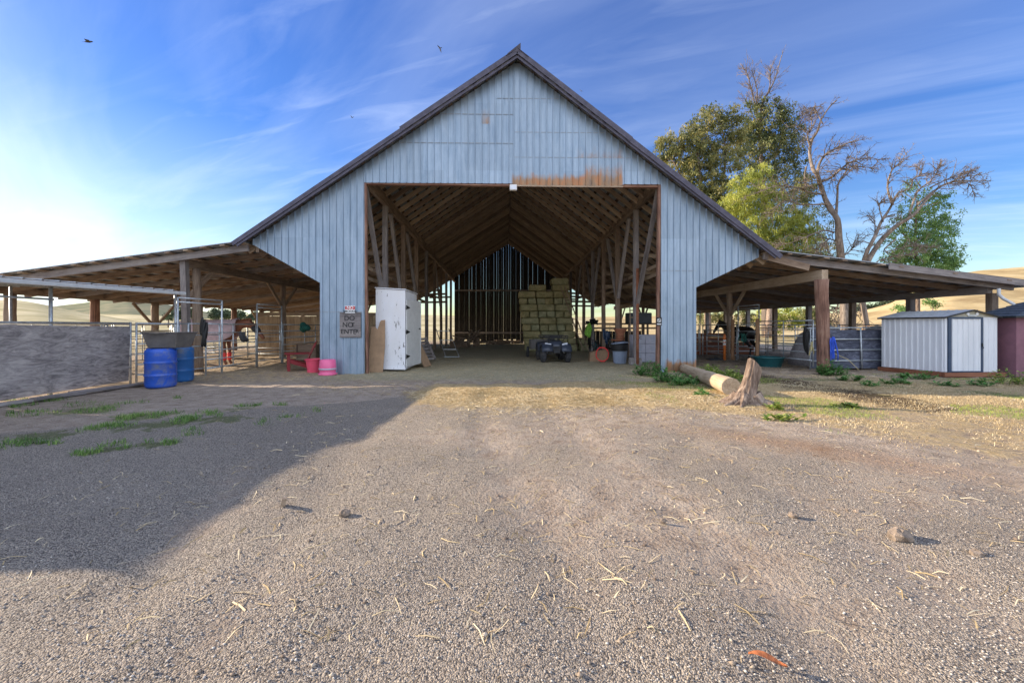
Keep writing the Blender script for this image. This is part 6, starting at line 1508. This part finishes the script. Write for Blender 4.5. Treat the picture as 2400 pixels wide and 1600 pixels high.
# ------------------------------------------------------------------ ground cover
def blades(name, P, H, m, wd=.006, lean=.5, seed=1, curve=.3):
    """P (n,3) roots, H (n,) heights: three sided bent blades"""
    r = np.random.default_rng(seed); n = len(P); a = r.random(n)*2*np.pi; d = np.stack([np.cos(a), np.sin(a), np.zeros(n)], 1); q = np.stack([-np.sin(a), np.cos(a), np.zeros(n)], 1)
    ln = (lean*r.random(n))[:, None]; H = H[:, None]; w_ = wd*r.uniform(.6, 1.4, n)[:, None]
    up = np.array([0, 0, 1.0]); m1 = P+up*H*.55+d*ln*H*.4; tp = P+up*H*(1-.25*ln)+d*ln*H
    V = np.stack([P-q*w_, P+q*w_, m1+q*w_*.8, m1-q*w_*.8, tp+q*w_*.15, tp-q*w_*.15], 1).reshape(-1, 3)
    I = np.arange(n)[:, None]*6; Fq = np.concatenate([I+np.array([0, 1, 2, 3]), I+np.array([3, 2, 4, 5])])
    return npmesh(name, V, Fq, m, attr={'rnd': np.repeat(r.random(n), 6)})
def scatter_disc(c, r, n, seed, sq=1.0):
    q = np.random.default_rng(seed); a = q.random(n)*2*np.pi; d = q.random(n)**.6*r
    x, y = c[0]+d*np.cos(a), c[1]+d*np.sin(a)*sq; return np.stack([x, y, gheight(x, y)], 1)
# green grass patches on the left of the yard
pts = []; Hs = []
q = np.random.default_rng(5)
for i, (px, py, r, n) in enumerate(((190, 955, .55, 1500), (330, 972, .42, 1300), (410, 988, .40, 1100), (300, 995, .35, 700), (90, 1018, .4, 700), (560, 955, .25, 300), (250, 1046, .22, 450), (370, 1036, .2, 350), (520, 978, .3, 400), (120, 1036, .12, 150), (480, 965, .2, 200), (270, 1048, .18, 200), (350, 1035, .12, 150), (425, 930, .1, 120), (640, 945, .2, 200), (700, 975, .2, 150), (740, 960, .15, 120), (600, 985, .25, 180), (200, 1010, .3, 300), (450, 1012, .2, 150), (80, 940, .35, 800), (30, 960, .3, 500))):
    c = G(px, py); k = max(2, int(r*9))
    for j in range(k):
        cc = (c.x+q.normal()*r*.75, c.y+q.normal()*r*.6); P = scatter_disc(cc, r*.62, max(20, n//k), 100+i*20+j); P = P[vnoise(P[:, 0], P[:, 1], 5.0, 61)+.8*vnoise(P[:, 0], P[:, 1], 13.0, 62) > q.uniform(-.2, .35, len(P))]; pts.append(P); Hs.append(q.uniform(.02, .09, len(P)))
tag(blades('grass', np.concatenate(pts), np.concatenate(Hs), M['grassg'], .0035, 1.6, 7), 'short green grass in patches on the left of the yard', 'grass', kind='stuff')
# dry and greenish grass in the right hand field
n = 190000; x = q.uniform(1.5, 17.5, n); y = q.uniform(4.2, 12.6, n)
re = np.interp(y, [2, 3.2, 4.5, 6, 7.5, 9, 10.5], [8, 5.6, 5.1, 4.3, 3.2, 2.6, 2.0]); dn = vnoise(x, y, .9, 31)+.5*vnoise(x, y, 2.6, 32)
kp = (x-re+vnoise(x, y, .8, 9)*1.2 > q.random(n)*1.2) & (dn > q.uniform(-.35, .25, n)) & (x < y*1.32+.4) & ~((x > 12.2) & (y > 11.7))
x, y = x[kp], y[kp]; P = np.stack([x, y, gheight(x, y)], 1); H = q.uniform(.010, .042, len(x))
grn = vnoise(x, y, .7, 35)+.25*vnoise(x, y, 3, 36)+.1*(x > 9) > .16
tag(blades('grass', P[~grn], H[~grn], M['straw'], .0022, 2.6, 8), 'dry golden grass stubble on the right of the yard', 'grass', kind='stuff')
tag(blades('grass', P[grn], H[grn]*1.2, M['weedy'], .0024, 1.4, 9), 'thin yellow green grass among the dry stubble at right', 'grass', kind='stuff')
# loose straw: lying strands
def strands(name, x, y, L, m, wd, seed, z=.006):
    r = np.random.default_rng(seed); n = len(x); a = r.random(n)*np.pi*2; b_ = a+r.normal(size=n)*.35
    h = gheight(x, y); L = L*r.uniform(.4, 1.5, n)
    p0 = np.stack([x, y, h+z*r.random(n)], 1); x1, y1 = x+np.cos(a)*L*.5, y+np.sin(a)*L*.5; x2, y2 = x1+np.cos(b_)*L*.5, y1+np.sin(b_)*L*.5
    p1 = np.stack([x1, y1, gheight(x1, y1)+z*(1+r.random(n)*2)], 1); p2 = np.stack([x2, y2, gheight(x2, y2)+z*r.random(n)], 1)
    s_ = np.stack([-np.sin(a), np.cos(a), r.normal(size=n)*.3], 1)*(wd*r.uniform(.6, 1.4, n))[:, None]
    V = np.stack([p0-s_, p0+s_, p1+s_, p1-s_, p2+s_*.6, p2-s_*.6], 1).reshape(-1, 3); I = np.arange(n)[:, None]*6
    return npmesh(name, V, np.concatenate([I+np.array([0, 1, 2, 3]), I+np.array([3, 2, 4, 5])]), m, attr={'rnd': np.repeat(r.random(n), 6)})
n = 42000; x = np.concatenate([q.uniform(-2.2, 4.8, n), q.normal(1, 3, 16000), q.uniform(-9, 14, 30000)]); y = np.concatenate([np.minimum(9.3-np.abs(q.normal(size=n))*1.15+q.random(n)*1.1, 10.7), q.uniform(2, 8.5, 16000), q.uniform(9, 20, 30000)])
kp = np.ones(len(x), bool); kp[n:n+16000] = (q.random(16000) < .14+.5*ss(y[n:n+16000], 5.5, 8.5)*ss(x[n:n+16000], -1.5, 0)*.6)
kp[:n] = (x[:n] > -2.4+q.random(n)*1.2+.5*np.abs(y[:n]-9.5)) & (vnoise(x[:n], y[:n], 1.1, 41) > q.uniform(-.5, .3, n))
kp &= (y > 1.7) & ((x > -4.5) | (y > 11)) & (np.abs(x) < y*1.35+.5)
tag(strands('straw', x[kp], y[kp], .11, M['straw'], .0028, 12), 'loose golden straw strewn before the barn opening', 'straw', kind='stuff')
n = 1700; y = 1.75+q.random(n)**1.2*5.5; x = q.uniform(-1.25, 1.25, n)*y; kp = (x > -1.6-.05*y) & (q.random(n) < .5)
tag(strands('straw', x[kp], y[kp], .055, M['straw'], .0006, 14, .003), 'single straw strands lying on the gravel near the camera', 'straw', kind='stuff')
# loose gravel stones on the drive
n = 46000; y = 1.6+q.random(n)**1.5*6.2; x = q.uniform(-1.3, 1.3, n)*y
kp = (x < np.interp(y, [2, 3.2, 4.5, 6, 7.5, 9], [8, 5.6, 5.1, 4.3, 3.0, 2.0])) & (vnoise(x, y, 1.3, 51)+.6*vnoise(x, y, 4, 52)-.35*ss(x, -2, 1)*ss(y, 2, 4) > q.uniform(-.5, .3, n)); x, y = x[kp], y[kp]; n = len(x)
oc = np.array([(1, 0, 0), (0, 1, 0), (-1, 0, 0), (0, -1, 0), (0, 0, 1), (0, 0, -1)], float); of = np.array([(0, 1, 4), (1, 2, 4), (2, 3, 4), (3, 0, 4), (1, 0, 5), (2, 1, 5), (3, 2, 5), (0, 3, 5)])
rr = .0028+.0055*q.random(n)**2.6; 
V = oc[None]*(rr[:, None, None]*q.uniform(.6, 1.35, (n, 6, 1)))*np.array([1.15, .9, .62]); a = q.random(n)*6.3; ca, sa = np.cos(a)[:, None], np.sin(a)[:, None]
V = np.stack([V[..., 0]*ca-V[..., 1]*sa, V[..., 0]*sa+V[..., 1]*ca, V[..., 2]], -1)+np.stack([x, y, gheight(x, y)+rr*.3], 1)[:, None]
def mat_gravel():
    m, t, b = nm('gravel'); at = N(t, 'ShaderNodeAttribute'); at.attribute_name = 'rnd'
    c = ramp(t, at.outputs['Fac'], [(0, (.13, .12, .115)), (.35, (.32, .29, .265)), (.7, (.50, .45, .385)), (1, (.62, .56, .49))]); t.links.new(c, b.inputs['Base Color']); b.inputs['Roughness'].default_value = .9; return m
o = npmesh('gravel', V.reshape(-1, 3), (np.arange(n)[:, None, None]*6+of[None]).reshape(-1, 3), mat_gravel(), attr={'rnd': np.repeat(q.random(n), 6)}); tag(o, 'loose grey gravel stones over the drive', 'gravel', kind='stuff')
# clods of soil kicked up on the drive
n = 9000; y = 1.8+q.random(n)**1.3*6.5; x = q.uniform(-1.3, 1.3, n)*y
kp = (x > -2.5-.4*y*0) & (vnoise(x, y, .9, 71)+.6*vnoise(x, y, 3, 72)+.25*ss(x, -1, 2) > q.uniform(-.1, .6, n)); x, y = x[kp], y[kp]; n = len(x)
rr = .004+.011*q.random(n)**4
V = oc[None]*(rr[:, None, None]*q.uniform(.55, 1.4, (n, 6, 1)))*np.array([1.1, .9, .75]); a = q.random(n)*6.3; ca, sa = np.cos(a)[:, None], np.sin(a)[:, None]
V = np.stack([V[..., 0]*ca-V[..., 1]*sa, V[..., 0]*sa+V[..., 1]*ca, V[..., 2]], -1)+np.stack([x, y, gheight(x, y)+rr*.35], 1)[:, None]
def mat_clod():
    m, t, b = nm('soil_clod'); at = N(t, 'ShaderNodeAttribute'); at.attribute_name = 'rnd'
    c = ramp(t, at.outputs['Fac'], [(0, (.14, .10, .075)), (.5, (.36, .28, .205)), (1, (.58, .48, .37))]); t.links.new(c, b.inputs['Base Color']); b.inputs['Roughness'].default_value = 1
    bump(t, b, noise(t, mapping(t), 120, 4), .6, .01); return m
o = npmesh('soil_clods', V.reshape(-1, 3), (np.arange(n)[:, None, None]*6+of[None]).reshape(-1, 3), mat_clod(), attr={'rnd': np.repeat(q.random(n), 6)}); tag(o, 'brown soil clods and crumbs strewn over the drive', 'soil clods', kind='stuff')
# leafy weeds: each clump a plant
def weed(px, py, r, h, n, label, m='weed', sq=.7, seed=1, dy=0):
    c = G(px, py)+Vector((0, dy, 0)); rg = np.random.default_rng(seed); t = T('weed_clump', label, 'weeds', (c.x, c.y, 0), 0, 'weeds round the barn')
    S = MB(); Vs = []; at = []
    ns = max(8, int(n/16))
    for k in range(ns):
        a = rg.random()*6.28; d = rg.random()**.5*r; b0 = Vector((c.x+d*math.cos(a), c.y+d*math.sin(a)*sq, 0)); hh = h*1.25*rg.uniform(.4, 1.2)*(1-.5*(d/r)**2); top = b0+Vector((rg.normal()*.10, rg.normal()*.10, hh))
        S.tube([b0, b0.lerp(top, .5)+Vector((rg.normal()*.02, rg.normal()*.02, 0)), top], [.006, .005, .002], 4, cap=False)
        for j in range(16):
            f_ = rg.uniform(.15, 1); p = b0.lerp(top, f_); aa = rg.random()*6.28; L = rg.uniform(.05, .12); dv_ = np.array([math.cos(aa), math.sin(aa), rg.uniform(-.3, .7)]); dv_ /= np.linalg.norm(dv_); sd = np.array([-math.sin(aa), math.cos(aa), 0])*L*.28
            p = np.array(p); Vs += [p, p+dv_*L*.5+sd, p+dv_*L, p+dv_*L*.5-sd]; at += [rg.random()]*4
    S.build('stems', M[m], t); npmesh('leaves', np.array(Vs), np.arange(len(Vs)).reshape(-1, 4), M[m], t, origin=(c.x, c.y, 0), attr={'rnd': at})
weed(1525, 880, .42, .42, 700, 'lush green weeds left of the right barn leg', seed=1); weed(1565, 893, .38, .26, 520, 'low green weeds in front of the right barn leg', seed=2); weed(1600, 903, .3, .16, 300, 'small green weeds touching the barn end of the log', seed=3)
weed(1690, 888, .60, .32, 800, 'yellow tipped green weeds between the log and the stump', 'weedy', seed=4, dy=.3); weed(1730, 895, .35, .3, 400, 'yellow green weeds right behind the stump', 'weedy', seed=5, dy=.4)
weed(1955, 880, .42, .36, 650, 'green weeds right of the thick red brown post', seed=6); weed(1920, 876, .18, .2, 160, 'small weeds round the foot of the thick red brown post', seed=7, dy=-.2); weed(1990, 893, .25, .2, 260, 'low weeds before the dark plywood lined panel', seed=8)
weed(2100, 900, .36, .14, 300, 'flat green weeds before the left corner of the white metal shed', seed=9); weed(2150, 888, .45, .18, 420, 'dark green weeds along the long side of the white metal shed', seed=10); weed(2225, 905, .2, .12, 120, 'small weeds before the blue door frame of the shed', seed=11)
weed(2300, 903, .25, .15, 200, 'weeds before the right corner of the white metal shed', seed=12); weed(2375, 900, .45, .32, 420, 'tall yellow green weeds at the right edge of the picture', 'weedy', seed=13); weed(2030, 905, .2, .12, 120, 'sparse weeds between the thick post and the white shed', seed=14)
weed(1815, 960, .14, .16, 110, 'small weeds right of the foot of the stump', 'weedy', seed=15); weed(770, 876, .16, .10, 70, 'small dry weeds in front of the pale pink tub', 'weedy', seed=16); weed(1650, 925, .22, .10, 140, 'low weeds beside the middle of the log', seed=17)
weed(2000, 955, .2, .07, 90, 'low yellow weeds on the dry ground right of the stump shadow', 'weedy', seed=18); weed(1835, 985, .16, .08, 90, 'low green weeds on the ground below the stump', 'weedy', seed=19); weed(1650, 905, .2, .14, 120, 'green weeds behind the middle of the log', seed=20, dy=.5)
